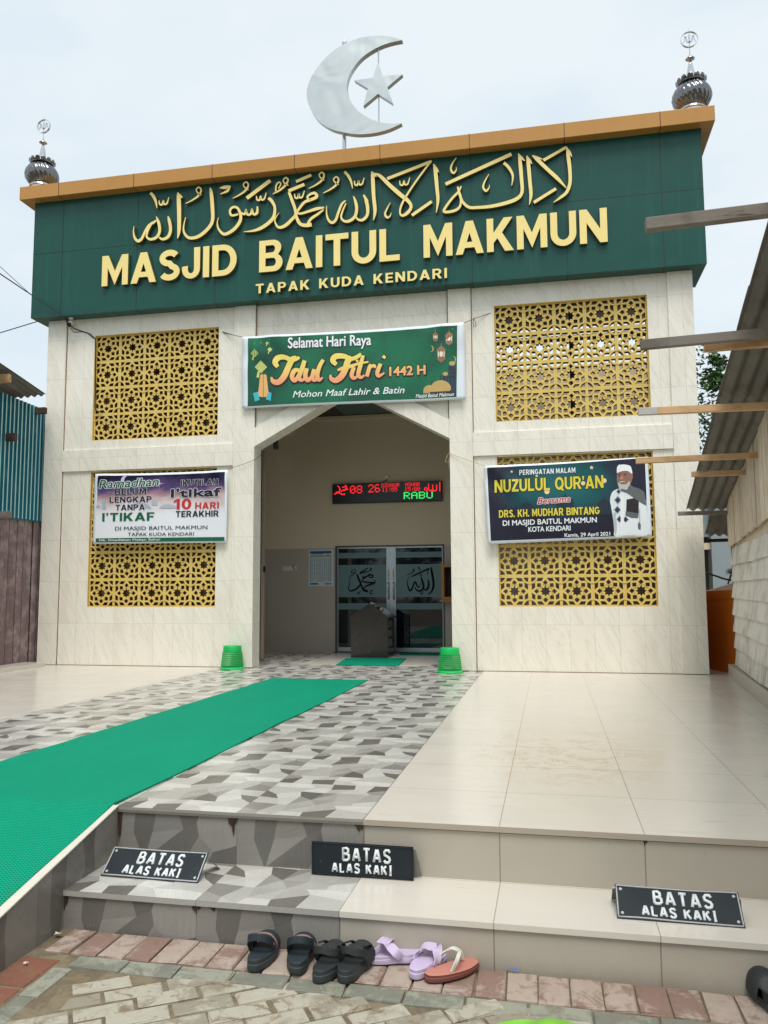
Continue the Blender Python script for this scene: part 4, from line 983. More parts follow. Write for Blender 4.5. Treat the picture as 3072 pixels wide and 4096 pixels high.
# printed pictures: rice-cake ornaments, praying hands, lanterns, domes
PM = [mat('picture_pale_green', srgb(200, 205, 120), .5, var=0), mat('picture_ribbon_green', srgb(40, 150, 90), .5, var=0), mat('picture_skin', srgb(226, 176, 112), .5, var=.05, vscale=20), mat('picture_cyan_cuff', srgb(60, 180, 190), .5, var=0),
      mat('picture_brown', srgb(150, 110, 84), .5, var=.1, vscale=20), mat('picture_cream', srgb(236, 228, 206), .5, var=0), mat('picture_dome_gold', srgb(190, 160, 96), .5, var=.2, vscale=9), mat('picture_navy', srgb(40, 54, 78), .5, var=.1), mat('picture_dark', srgb(52, 40, 44), .5, var=0), mat('picture_line', srgb(176, 112, 60), .5, var=0)]
mb = MB()
for x, y, s_ in ((190, 260, 25), (228, 345, 40), (268, 195, 11), (285, 235, 16)):
    poly(mb, b1, [(x-s_*.12, 185-(20 if x > 250 else 0)), (x+s_*.12, 185-(20 if x > 250 else 0)), (x+s_*.15, y-s_*.6), (x-s_*.15, y-s_*.6)], 1)
    poly(mb, b1, [(x-s_*.5, y+s_*.6), (x-s_*.2, y+s_*.7), (x-s_*.35, y+s_*1.7), (x-s_*.75, y+s_*1.6)], 0); poly(mb, b1, [(x, y-s_), (x+s_, y), (x, y+s_), (x-s_, y)], 0)
    for dx, dy in ((0, 0), (.5, .0), (-.5, 0), (0, .5), (0, -.5)):
        if (dx, dy) == (0, 0) or s_ > 20: poly(mb, b1, [(x+dx*s_, y+dy*s_-s_*.22), (x+dx*s_+s_*.22, y+dy*s_), (x+dx*s_, y+dy*s_+s_*.22), (x+dx*s_-s_*.22, y+dy*s_)], 1, -.0068)
poly(mb, b1, [(222,395),(238,388),(242,398),(240,535),(205,530),(212,480)], 2); poly(mb, b1, [(243,398),(248,388),(262,395),(272,480),(280,530),(243,535)], 2)
poly(mb, b1, [(239.5,400),(243.5,400),(244,530),(239.5,530)], 9, -.0068)
poly(mb, b1, [(175,508),(208,500),(218,552),(188,562)], 3, -.0068); poly(mb, b1, [(272,500),(295,508),(290,560),(258,548)], 3, -.0068)
for x, y, w_, h_ in ((1330, 155, 20, 62), (1416, 165, 28, 90), (1366, 262, 32, 110)):
    poly(mb, b1, [(x-2, 108 if y < 200 else y-h_*.62), (x+2, 108 if y < 200 else y-h_*.62), (x+2, y-h_*.4), (x-2, y-h_*.4)], 4)
    poly(mb, b1, [(x-w_*.3, y-h_*.42), (x, y-h_*.5), (x+w_*.3, y-h_*.42), (x+w_, y-h_*.22), (x-w_, y-h_*.22)], 4); poly(mb, b1, [(x-w_*.85, y-h_*.22), (x+w_*.85, y-h_*.22), (x+w_*.75, y+h_*.24), (x-w_*.75, y+h_*.24)], 4)
    poly(mb, b1, [(x-w_, y+h_*.24), (x+w_, y+h_*.24), (x+w_*.4, y+h_*.4), (x, y+h_*.5), (x-w_*.4, y+h_*.4)], 4)
    poly(mb, b1, circ(x, y, w_*.36, h_*.16), 5, -.0068); poly(mb, b1, [(x-w_*.68, y-h_*.15), (x-w_*.48, y-h_*.15), (x-w_*.45, y+h_*.18), (x-w_*.62, y+h_*.18)], 5, -.0068); poly(mb, b1, [(x+w_*.68, y-h_*.15), (x+w_*.48, y-h_*.15), (x+w_*.45, y+h_*.18), (x+w_*.62, y+h_*.18)], 5, -.0068)
for x, y in ((1308, 228), (1450, 295)): poly(mb, b1, circ(x-6, y, 16, 20, 14, -90, 100)+circ(x-10, y, 13, 18, 14, 100, -90), 6)
poly(mb, b1, [(1412, 335), (1456, 333), (1460, 528), (1418, 530)], 7); poly(mb, b1, [(1372, 400), (1408, 398), (1410, 440), (1375, 442)], 7)
for q in range(3): poly(mb, b1, [(1408, 352+q*26), (1460, 350+q*26), (1460, 356+q*26), (1408, 358+q*26)], 8, -.0068)
poly(mb, b1, circ(1435, 320, 20, 14), 6, -.0068); poly(mb, b1, circ(1392, 386, 17, 12), 6, -.0068)
poly(mb, b1, circ(1290, 492, 38, 36, 16, 180, 360)+[(1328, 505), (1252, 508)], 6); poly(mb, b1, circ(1362, 480, 66, 54, 20, 175, 365)+[(1415, 500), (1305, 504)], 6, -.0068)
poly(mb, b1, [(1292, 500), (1432, 494), (1432, 520), (1292, 524)], 8, -.0072); poly(mb, b1, [(1358, 395), (1362, 395), (1366, 430), (1354, 430)], 8); poly(mb, b1, [(1304, 432), (1307, 432), (1310, 462), (1301, 462)], 8)
fixn(mb); mb.build('printed_picture', PM, t1)

# --- white Ramadan banner on the lower left screen
def sky_print():
    m = NT('dusk_sky_banner_print'); P = m.pos(); x, y, z = m.sep(P)
    n = m.noise(m.mapv(P, scale=(1, 1, 2.2)), 2.6, 4, .6)
    f = m.math('ADD', m.math('DIVIDE', m.math('SUBTRACT', z, 1.78), .90), m.math('MULTIPLY', m.math('SUBTRACT', n, .5), .35))
    c = m.ramp(f, [(.30, srgb(226, 230, 236)), (.46, srgb(216, 206, 210)), (.60, srgb(178, 142, 146)), (.72, srgb(88, 70, 118)), (.88, srgb(26, 22, 50)), (1, srgb(30, 24, 46))])
    m.color(c); m.rough(.4); m.spec(.35); return m.mat
kr = Crop(300, 1850, .3978)
def wave2(x, z): return .010*sin(3.1*x+2.0*z)+.004*sin(7*x-5*z)+.008*math.exp(-((abs(x)-.9)**2+(z-.45)**2)*9)*sin(18*(abs(x)+z))
t2, wv2, b2 = banner('b', 'white banner with dusk sky and black, green and red lettering on the lower left screen', kr, [(205,115),(1538,75),(1516,806),(172,820)], [(236,135),(1510,95),(1500,790),(204,802)], -.075, sky_print(), wave2)
r_at = lambda x, y: kr(x, y, 'y', -.075)
mb = MB(); 
for q in range(30):
    u0, u1 = q/30, (q+1)/30; L_ = lambda a, b, u: (a[0]+(b[0]-a[0])*u, a[1]+(b[1]-a[1])*u)
    poly(mb, b2, [L_((205, 763), (1500, 748), u0), L_((205, 763), (1500, 748), u1), L_((204, 801), (1500, 788), u1), L_((204, 801), (1500, 788), u0)], 0)
fixn(mb); mb.build('green_stripe', INKG, t2)
def caps2(t, wv, fat, text, a, b, h, ink, out=None, gap=.12, space=.4, slant=0):
    if out:
        m_ = MB()
        for dx, dz in ((-1, 0), (1, 0), (0, 1), (0, -1)):
            o_ = Vector((dx*h*.045, 0, dz*h*.045)); caps_flat(m_, text, fat(*a)+o_, fat(*b)+o_, h, wv, gap, space, slant, dy=-.0052-.0002*(dx+2*dz))
        m_.build('lettering_outline', out, t)
    m_ = MB(); caps_flat(m_, text, fat(*a), fat(*b), h, wv, gap, space, slant, dy=-.0085); return m_.build('lettering', ink, t)
pxh = lambda k_, px, Y: px*k_/300.0
H2 = lambda px: (kr(800, 400-px/2, 'y', -.075).z-kr(800, 400+px/2, 'y', -.075).z)
caps2(t2, wv2, r_at, 'BELUM', (407, 326), (722, 318), H2(62), INKD, INKW); caps2(t2, wv2, r_at, 'LENGKAP', (352, 405), (775, 397), H2(60), INKD, INKW); caps2(t2, wv2, r_at, 'TANPA', (412, 483), (708, 477), H2(58), INKD, INKW)
caps2(t2, wv2, r_at, "I'TIKAF", (275, 593), (800, 585), H2(84), INKG); caps2(t2, wv2, r_at, 'IKUTILAH', (1062, 236), (1442, 226), H2(62), INKD, INKW)
caps2(t2, wv2, r_at, '10', (990, 472), (1168, 468), H2(105), INKR); caps2(t2, wv2, r_at, 'HARI', (1208, 468), (1447, 463), H2(64), INKR); caps2(t2, wv2, r_at, 'TERAKHIR', (1012, 549), (1445, 542), H2(60), INKD)
for text, a, b, h, off, sl, ink, oo in (("I'tikaf", (968, 347), (1470, 333), 78, .055, 0, INKD, .1), ('DI MASJID BAITUL MAKMUN', (408, 683), (1330, 668), 36, .004, 0, INKD, 0), ('TAPAK KUDA KENDARI', (540, 741), (1196, 735), 34, .004, 0, INKD, 0), ('Nb. Disediakan Makan Sahur', (242, 791), (865, 783), 20, .015, 0, INKW, 0), ('Ramadhan', (250, 262), (835, 232), 84, .02, .25, INKG, .075)):
    mb = MB(); font_flat(mb, text, r_at(*a), r_at(*b), H2(h), wv2, off, slant=sl, dy=-.0095); mb.build('lettering', ink, t2)
    if oo: mb = MB(); font_flat(mb, text, r_at(*a), r_at(*b), H2(h), wv2, oo, slant=sl, dy=-.0072); mb.build('lettering_outline', INKW, t2)
PGREY = mat('picture_pale_grey', srgb(168, 180, 194), .5, var=0); PLIL = mat('picture_moon', srgb(206, 190, 226), .5, var=.1)
mb = MB()
poly(mb, b2, [(272, 470), (272, 390), (280, 378), (292, 368), (305, 378), (312, 390), (312, 470)], 0); poly(mb, b2, [(770, 432), (772, 395), (785, 382), (800, 374), (815, 382), (828, 395), (830, 432)], 0)
poly(mb, b2, circ(650, 470, 120, 65, 18, 180, 360), 0, -.0055); poly(mb, b2, circ(938, 460, 90, 40, 18, 180, 360), 0); poly(mb, b2, circ(235, 455, 22, 34, 12, 180, 360), 0)
poly(mb, b2, circ(530, 190, 66, 66, 24, 95, 265)+circ(552, 190, 56, 62, 20, 262, 98), 1, -.0055)
for q in range(8): a = q*pi/4; L_ = 55 if q % 2 == 0 else 22; poly(mb, b2, [(848+3*cos(a+pi/2), 212+3*sin(a+pi/2)), (848+L_*cos(a), 212+L_*sin(a)), (848-3*cos(a+pi/2), 212-3*sin(a+pi/2))], 1)
fixn(mb); mb.build('printed_picture', [PGREY, PLIL], t2)

# --- dark banner with a printed portrait on the lower right screen
def night_print():
    m = NT('night_sky_banner_print'); P = m.pos(); x, y, z = m.sep(P)
    d = m.n('VectorMath', operation='DISTANCE'); m.l(m.mapv(P, scale=(.8, 0, 1.5)), d.inputs[0]); d.inputs[1].default_value = (.83, 0, 3.45)
    n = m.noise(P, 3.5, 4, .6); f = m.math('ADD', d.outputs['Value'], m.math('MULTIPLY', m.math('SUBTRACT', n, .5), .35))
    c = m.ramp(f, [(.0, srgb(26, 104, 104)), (.38, srgb(20, 82, 88)), (.66, srgb(30, 30, 50)), (1, srgb(24, 22, 40))])
    v = m.n('TexVoronoi', feature='F1'); m.l(m.mapv(P, scale=(9, 0, 9)), v.inputs['Vector'])
    c = m.mix(m.ramp(v.outputs['Distance'], [(.03, 1), (.07, 0)]), c, srgb(190, 196, 200))
    m.color(c); m.rough(.35); m.spec(.4); return m.mat
kn = Crop(1900, 1800, .4702)
def wave3(x, z): return .012*sin(2.6*x-1.5*z)+.006*sin(5.5*x+4.5*z)+.012*math.exp(-((x+.85)**2+(z-.35)**2)*7)*sin(16*(x+.9*z))
t3, wv3, b3 = banner('b', 'dark night-sky banner with yellow lettering and printed portrait on the lower right screen', kn, [(75,135),(1470,55),(1506,738),(116,802)], [(102,152),(1446,64),(1472,722),(136,774)], -.085, night_print(), wave3)
n_at = lambda x, y: kn(x, y, 'y', -.085)
H3 = lambda px: (kn(800, 400-px/2, 'y', -.085).z-kn(800, 400+px/2, 'y', -.085).z)
caps2(t3, wv3, n_at, 'PERINGATAN MALAM', (378, 216), (854, 192), H3(44), INKW, INKD, .14); caps2(t3, wv3, n_at, "NUZULUL QUR'AN", (168, 364), (1094, 322), H3(108), INKY, INKBK, .09)
caps2(t3, wv3, n_at, 'DRS. KH. MUDHAR BINTANG', (205, 577), (1060, 545), H3(64), INKY, INKBK, .1)
for text, a, b, h, off, sl, ink, oo in (('Bersama', (532, 462), (806, 440), 54, .02, .3, INKR, .08), ('DI MASJID BAITUL MAKMUN', (238, 645), (1036, 614), 44, .022, 0, INKW, 0), ('KOTA KENDARI', (455, 697), (812, 684), 42, .022, 0, INKW, 0), ('Kamis, 29 April 2021', (763, 740), (1150, 726), 30, .02, 0, INKW, 0)):
    mb = MB(); font_flat(mb, text, n_at(*a), n_at(*b), H3(h), wv3, off, slant=sl, dy=-.0095); mb.build('lettering', ink, t3)
    if oo: mb = MB(); font_flat(mb, text, n_at(*a), n_at(*b), H3(h), wv3, oo, slant=sl, dy=-.0072); mb.build('lettering_outline', INKW, t3)
mb = MB()
for x, y, rx, ry in ((440, 505, 60, 52), (768, 480, 76, 90), (1098, 490, 62, 72)):
    poly(mb, b3, circ(x, y, rx, ry, 20, 180, 360)+[(x+rx, y+60), (x-rx, y+60)], 0); poly(mb, b3, [(x-2, y-ry-28), (x+2, y-ry-28), (x+6, y-ry+6), (x-6, y-ry+6)], 0)
def pstar(x, y, r): return [((x+(r if i % 2 == 0 else r*.45)*cos(-pi/2+i*pi/5)), (y+(r if i % 2 == 0 else r*.45)*sin(-pi/2+i*pi/5))) for i in range(10)]
for x, y, r in ((312, 185, 13), (992, 150, 20), (1228, 130, 12), (525, 222, 14)): poly(mb, b3, pstar(x, y, r), 1)
for x, y, r in ((1100, 260, 20), (612, 355, 22), (920, 282, 18)): poly(mb, b3, circ(x, y, r), 1, -.0055)
fixn(mb); mb.build('printed_picture', [mat('picture_silhouette', srgb(16, 40, 52), .5, var=0), mat('picture_gold_star', srgb(236, 208, 160), .5, var=0)], t3)
PP = [mat('print_robe_white', srgb(222, 228, 230), .5, var=.03), mat('print_skin', srgb(142, 100, 84), .5, var=.12, vscale=30), mat('print_cap_white', srgb(232, 236, 238), .5, var=0), mat('print_grey_beard', srgb(186, 184, 176), .5, var=.15, vscale=60),
      mat('print_scarf', srgb(92, 98, 98), .5, var=.5, vscale=70), mat('print_navy', srgb(34, 46, 74), .5, var=.1), mat('print_dark', srgb(34, 26, 30), .5, var=0), mat('print_fold_grey', srgb(176, 186, 190), .5, var=0), mat('print_skin_dark', srgb(96, 62, 52), .5, var=0), mat('print_skin_light', srgb(176, 132, 112), .5, var=0)]
mb = MB()
poly(mb, b3, cr([(1215,330),(1175,350),(1155,390),(1150,440),(1165,520),(1178,600),(1185,680),(1192,735),(1300,730),(1470,722),(1468,600),(1460,480),(1452,420),(1400,350),(1330,320),(1215,330)])[:-1], 0)
poly(mb, b3, cr([(1208,195),(1206,250),(1216,295),(1240,318),(1280,320),(1315,300),(1338,250),(1340,200),(1330,175),(1270,168),(1212,180),(1208,195)])[:-1], 1, -.0068)
poly(mb, b3, cr([(1207,196),(1208,150),(1222,130),(1260,122),(1305,128),(1328,145),(1338,200),(1300,178),(1255,178),(1207,196)])[:-1], 2, -.0072)
poly(mb, b3, cr([(1214,285),(1226,278),(1246,290),(1290,288),(1312,262),(1318,295),(1296,322),(1268,335),(1246,352),(1226,322),(1214,285)])[:-1], 3, -.0076)
poly(mb, b3, [(1228,268),(1248,262),(1272,264),(1280,270),(1256,276),(1232,277)], 3, -.0080); poly(mb, b3, [(1236,277),(1258,274),(1274,270),(1262,282),(1244,284)], 8, -.0082)
for x, y in ((1229, 216), (1278, 212)): poly(mb, b3, circ(x, y, 11, 4, 10), 6, -.0080); poly(mb, b3, [(x-16, y-14), (x+14, y-17), (x+16, y-12), (x-14, y-9)], 8, -.0080)
poly(mb, b3, [(1246,215),(1254,215),(1262,248),(1250,258),(1234,252)], 9, -.0079); poly(mb, b3, [(1236,252),(1262,252),(1258,260),(1238,259)], 8, -.0081); poly(mb, b3, circ(1340, 225, 7, 20), 8, -.0066)
poly(mb, b3, cr([(1320,290),(1345,310),(1400,330),(1440,360),(1452,420),(1455,470),(1425,455),(1370,420),(1300,370),(1240,345),(1250,330),(1290,335),(1320,290)])[:-1], 4, -.0084)
poly(mb, b3, [(1290,420),(1400,400),(1394,440),(1392,545),(1388,580),(1330,575),(1284,560)], 6, -.0080); poly(mb, b3, [(1282,520),(1330,528),(1392,540),(1388,580),(1330,578),(1280,555)], 4, -.0084)
poly(mb, b3, [(1240,370),(1262,370),(1268,630),(1240,632)], 2, -.0080)
for x, y, s_ in ((1222, 352, 22), (1215, 425, 34), (1212, 508, 34), (1230, 588, 30), (1282, 592, 30)):
    poly(mb, b3, [(x, y-s_*1.2), (x+s_, y), (x, y+s_*1.2), (x-s_, y)], 7, -.0079); poly(mb, b3, [(x, y-s_*.85), (x+s_*.72, y), (x, y+s_*.85), (x-s_*.72, y)], 5, -.0083)
poly(mb, b3, [(1385,625),(1402,612),(1412,640),(1408,682),(1388,680)], 4, -.0080); poly(mb, b3, [(1392,500),(1404,500),(1406,615),(1396,615)], 7, -.0079)
poly(mb, b3, [(1175,540),(1200,520),(1210,600),(1205,725),(1192,730)], 7, -.0066)
fixn(mb); mb.build('printed_portrait', PP, t3)

# ------------------------------------------------------------------ cords and cables
CORD = mat('grey_string', srgb(74, 70, 62), .8, var=0); YCORD = mat('yellow_string', srgb(186, 166, 110), .8, var=0)
def sagline(pts, sag, n=10):
    r = []
    for a, b in zip(pts, pts[1:]):
        for i in range(n): u = i/n; r.append(a.lerp(b, u)-Vector((0, 0, sag*4*u*(1-u))))
    r.append(pts[-1]); return r
def line(name, label, cat, pts, r, m, sag=.0, extra=None, group=None):
    mb = MB(); mb.tube(sagline(pts, sag), r, 5)
    for e in extra or []: mb.tube(e, r, 5)
    c = pts[0]; o = mb.build(name, m, None, loc=c); return tag(o, label, cat, group)
a, b = at(869, 1318, 'y', .03), at(969.6, 1348, 'y', -.105); line('tie_cord', 'grey cord tying the green banner to the upper left screen', 'cord', [a, b], .004, CORD, .01, [[a+Vector((0, 0, -.03)), b]])
a, b = at(1855, 1292, 'y', -.105), at(1985, 1243, 'y', .02); mid = at(1895, 1274, 'y', -.05)
l1 = [mid+Vector((0, -.01, 0)), mid+Vector((-.01, -.015, -.06)), mid+Vector((.0, -.015, -.12)), mid+Vector((.03, -.015, -.115)), mid+Vector((.02, -.015, -.05)), mid+Vector((.005, -.01, 0))]
line('tie_cord', 'dark cord with loose loop tying the green banner to the upper right screen', 'cord', [a, mid, b], .004, CABLE, .005, [l1])
a, b, c = at(913, 1877, 'y', -.08), at(1022, 1838, 'y', -.05), at(1048, 1816, 'y', .25); line('tie_cord', 'dark cord from the white banner to the left door jamb', 'cord', [a, b, c], .003, CABLE, .004)
a, b = at(1796, 1812, 'y', -.04), at(1937, 1863, 'y', -.09); lp = [a, a+Vector((-.03, 0, -.05)), a+Vector((-.05, 0, -.11)), a+Vector((-.03, 0, -.13)), a+Vector((-.005, 0, -.08)), a+Vector((.0, 0, -.19))]
line('tie_cord', 'yellow cord with hanging loop from the right door jamb to the dark banner', 'cord', [a, b], .0035, YCORD, .004, [lp])
kc = Crop(0, 1100, .3014)
e1 = kc(850, 545, 'y', -.22)
for q, (sx, sy, l_) in enumerate(((50, 0, 'thick black cable rising from the camera corner over the left fascia'), (150, 0, 'thin black cable crossing above the thick one at the left fascia'))):
    far = kc(sx-90*5, sy-70*5+ (60 if q == 0 else -40), 'y', -3.2 if q == 0 else -3.0); m1 = kc(415, 262+q*4, 'y', -.28); far = m1+(far-m1)*3.0
    line('overhead_cable', l_, 'cable', [far, m1, e1+Vector((.0, -.0+.004*q, .0)), kc(900, 640+q*6, 'y', -.045), kc(985, 710+q*8, 'y', -.01), kc(1160, 768+q*10, 'y', -.005), kc(1265, 850, 'y', .0), kc(1268, 950, 'y', .0), kc(1266, 1300, 'y', .0), kc(1268, 1500, 'y', .01), kc(1262, 1740, 'y', .01), kc(1275, 1800+q*6, 'y', .01), kc(1350, 1815, 'y', .015)] if q == 0 else [far, m1, e1+Vector((0, .004, .004)), kc(905, 650, 'y', -.045), kc(950, 720, 'y', -.02), kc(975, 755, 'y', -.01), kc(1090, 752, 'y', -.008), kc(1200, 778, 'y', -.005), kc(1258, 835, 'y', .0)], .008 if q == 0 else .004, CABLE, .004)
line('overhead_cable', 'black cable leaving the underside of the green fascia toward the left', 'cable', [kc(480, 622, 'y', .45)+(kc(0, 768, 'y', .45)-kc(480, 622, 'y', .45))*5, kc(480, 622, 'y', .45), kc(640, 560, 'y', .5)], .008, CABLE, .0)
cc = kc(940, 600, 'y', -.10)
cctv = thing('security_camera', 'white bullet security camera under the left corner of the green fascia', 'camera', (cc.x, -.1, ZT))
mb = MB(); mb.lathe([(.034, -.02), (.036, -.012), (.034, 0)], 20); mb.box(-.012, .012, -.012, .012, -.05, -.015); mb.build('mount', WHITEP, cctv, local=True, smooth=True, sharp=40)
mb = MB(); dd = Vector((.1, -.75, -.55)).normalized(); p0 = Vector((0, .03, -.055)); mb.tube([p0, p0+dd*.1], .034, 18); mb.build('camera_body', WHITEP, cctv, local=True, smooth=True, sharp=40)
mb = MB(); mb.tube([p0+dd*.1, p0+dd*.118], .033, 18); mb.tube([p0+dd*.118, p0+dd*.122], .02, 14); mb.build('lens_face', BLACK, cctv, local=True, smooth=True, sharp=40)
# ------------------------------------------------------------------ things in the porch
F57 = {'0':'01110100011001110101110011000101110','1':'00100011000010000100001000010001110','2':'01110100010000100010001000100011111','3':'11110000010000101110000010000111110','4':'00010001100101010010111110001000010','5':'11111100001111000001000011000101110','6':'01110100001000011110100011000101110','8':'01110100011000101110100011000101110',
 'A':'01110100011000111111100011000110001','B':'11110100011000111110100011000111110','D':'11110100011000110001100011000111110','H':'10001100011000111111100011000110001','R':'11110100011000111110101001001010001','S':'01111100001000001110000010000111110','U':'10001100011000110001100011000101110','Z':'11111000010001000100010001000011111',':':'00000001000010000000001000010000000'}
YS = 2.60
led = thing('led_clock_sign', 'black LED prayer-time sign with red digits and green RABU on the porch wall', 'sign', (-1.745, YS, 2.44))
Z0, Z1, LXA, LXB = 2.445, 2.77, -2.66, -.83
mb = MB(); mb.box(LXA, LXB, YS, 2.68, Z0, Z1); mb.build('case', BLACK, led, bevel=.006)
mb = MB(); mb.box(LXA+.012, LXB-.012, YS-.003, YS-.0008, Z0+.012, Z1-.012); mb.build('screen', mat('dark_led_screen', (.012, .018, .02), .3, var=0), led)
LR = mat('lit_red_led', (.9, .015, .02), .5, var=0, emit=1.3); LG = mat('lit_green_led', (.04, .9, .15), .5, var=0, emit=1.0)
def dots(mb, text, x, z, dw, dh, fr=.84):
    for ch in text:
        if ch == ' ': x += dw*4; continue
        g_ = F57[ch]
        for r in range(7):
            for c in range(5):
                if g_[r*5+c] == '1':
                    a = x+c*dw; b = z-r*dh; mb.face([(a, YS-.005, b-dh*fr), (a+dw*fr, YS-.005, b-dh*fr), (a+dw*fr, YS-.005, b), (a, YS-.005, b)])
        x += dw*(6 if ch != ':' else 5)
def xl(u): return LXA+(u-97)/(1415-97)*(LXB-LXA)
mb = MB(); dots(mb, '08', xl(316), 2.735, .019, .019); dots(mb, '26', xl(540), 2.745, .018, .019); mb.build('clock_digits', LR, led)
mb = MB(); dots(mb, 'DZUHUR', xl(700), 2.755, .0085, .009); dots(mb, '11:55', xl(705), 2.68, .0092, .009); mb.build('prayer_time', LR, led)
mb = MB(); dots(mb, 'ASHAR', xl(985), 2.755, .0083, .009); dots(mb, '15:00', xl(975), 2.68, .0092, .009); mb.build('prayer_time', LR, led)
mb = MB(); dots(mb, 'RABU', xl(965), 2.60, .0208, .016, .9); mb.build('weekday', LG, led)
kl = Crop(1300, 1900, .3315); lf = lambda x, y: kl(x, y, 'y', YS-.005)
mb = MB()
for s_ in ([(150,130,10),(172,150,12),(180,185,12),(150,215,12),(110,232,10)], [(190,200,12),(240,175,14),(282,172,10)], [(205,150,10),(255,140,10)], [(130,205,10),(170,215,12),(215,235,14),(245,225,10)], [(240,120,9),(262,150,12),(235,190,12)]): mb.ribbon(s_, lf, (0, 0, 0))
fixn(mb); mb.build('emblem_left', LR, led).name = 'lit_calligraphy'
mb = MB()
for s_ in ([(1385,85,10),(1385,195,10)], [(1345,115,10),(1345,180,12),(1310,190,12),(1300,160,10),(1300,115,9)], [(1300,175,12),(1265,190,12),(1250,165,10),(1250,105,9)], [(1250,180,10),(1215,150,10),(1200,178,10),(1230,185,10)]): mb.ribbon(s_, lf, (0, 0, 0))
fixn(mb); mb.build('lit_calligraphy', LR, led)
wb = thing('junction_box', 'small white junction box with a short wire above the LED sign', 'box', (-1.74, 2.65, 2.84))
mb = MB(); mb.box(-1.775, -1.705, 2.64, 2.68, 2.84, 2.90); mb.build('box_body', WHITEP, wb, bevel=.004)
mb = MB(); mb.tube([(-1.74, 2.645, 2.84), (-1.75, 2.64, 2.81), (-1.79, 2.64, 2.80), (-1.81, 2.64, 2.765)], .006, 6); mb.build('wire', CABLE, wb)
# timetable poster
YP = 2.664
po = thing('timetable_poster', 'white poster with blue header and printed timetable beside the glass door', 'poster', (-2.87, YP, 1.08))
mb = MB(); mb.box(-3.085, -2.655, YP, YP+.004, 1.085, 1.69); mb.build('paper', mat('poster_paper', srgb(196, 206, 214), .5, var=.03), po)
PB = [mat('poster_blue', srgb(30, 84, 140), .5, var=.3, vscale=14), mat('poster_text', srgb(60, 66, 74), .6, var=0), mat('poster_yellow', srgb(200, 186, 60), .5, var=0), mat('poster_green', srgb(40, 100, 50), .5, var=.1)]
mb = MB()
def pq(x0, x1, z0, z1, m, e=.001): mb.face([(x0, YP-e, z0), (x1, YP-e, z0), (x1, YP-e, z1), (x0, YP-e, z1)], m)
pq(-3.06, -2.69, 1.625, 1.665, 0); pq(-3.03, -2.83, 1.612, 1.622, 1, .0015); pq(-3.06, -2.69, 1.575, 1.59, 3); pq(-2.78, -2.72, 1.59, 1.628, 2, .0015); pq(-3.06, -2.92, 1.11, 1.135, 0); pq(-2.80, -2.69, 1.112, 1.13, 0)
for z in (1.555, 1.425, 1.295, 1.16): pq(-3.05, -2.70, z-.003, z+.003, 2)
for x in (-3.052, -2.70): pq(x-.003, x+.003, 1.16, 1.565, 3)
for i, x in enumerate((-3.025, -2.985, -2.94, -2.905, -2.872, -2.84, -2.808, -2.776, -2.745, -2.718)):
    for j in range(29): pq(x-.009, x+.009, 1.172+j*.0131, 1.172+j*.0131+.005, 1)
fixn(mb); mb.build('printed_table', PB, po)
so_ = thing('wall_sockets', 'row of three white wall sockets on the grey porch tiles', 'socket', (-3.42, 2.66, 1.35))
for i in range(3):
    x = -3.53+i*.079; mb = MB(); mb.box(x, x+.075, 2.652, 2.672, 1.345, 1.42); mb.tube([(x+.037, 2.6525, 1.383), (x+.037, 2.6505, 1.383)], .022, 16); mb.build('socket_plate', WHITEP, so_, bevel=.004)
mb = MB(); mb.beam((-3.362, 2.648, 1.43), (-3.322, 2.648, 1.355), .004, .016, (0, 1, 0)); mb.beam((-3.362, 2.648, 1.43), (-3.322, 2.648, 1.355), .016, .004, (0, 1, 0)); mb.build('black_strip', BLACK, so_)
# glazed notice board at the right of the door
nb = thing('notice_board', 'shallow yellow-framed glass notice case with papers right of the glass door', 'notice board', (-.55, 2.3, .84))
YN = 2.36
FR = mat('varnished_yellow_wood', srgb(168, 116, 44), .4, var=.2, vscale=14)
ga, gb = at(1763, 2256, 'y', YN), at(1764, 2400, 'y', YN)
x0, x1, z0, z1 = ga.x, ga.x+.72, gb.z, ga.z
mb = MB(); mb.box(x0, x0+.05, YN, YB-.012, z0, z1); mb.box(x1-.05, x1, YN, YB-.012, z0, z1); mb.box(x0+.05, x1-.05, YN, YB-.012, z0, z0+.05); mb.box(x0+.05, x1-.05, YN, YB-.012, z1-.05, z1); mb.box(x0+.05, x1-.05, YB-.05, YB-.012, z0+.05, z1-.05, 1)
mb.box(x0-.02, x1+.02, YN-.02, YB-.012, z0-.03, z0); mb.prism([[(x0+.18, z1), (x1-.18, z1), (x1-.22, z1+.06), (x0+.36, z1+.09), (x0+.22, z1+.06)]], lambda x, z: (x, YN, z), (0, .03, 0))
mb.build('case_frame', [FR, DARKP], nb)
mb = MB(); mb.box(x0+.2, x0+.34, YB-.056, YB-.051, z0+.3, z1-.09); mb.build('paper_sheet', mat('blue_notice_paper', srgb(90, 130, 180), .5, var=.2, vscale=20), nb)
mb = MB(); mb.box(x0+.2, x0+.34, YB-.056, YB-.051, z0+.1, z0+.28); mb.build('paper_sheet', WHITEP, nb)
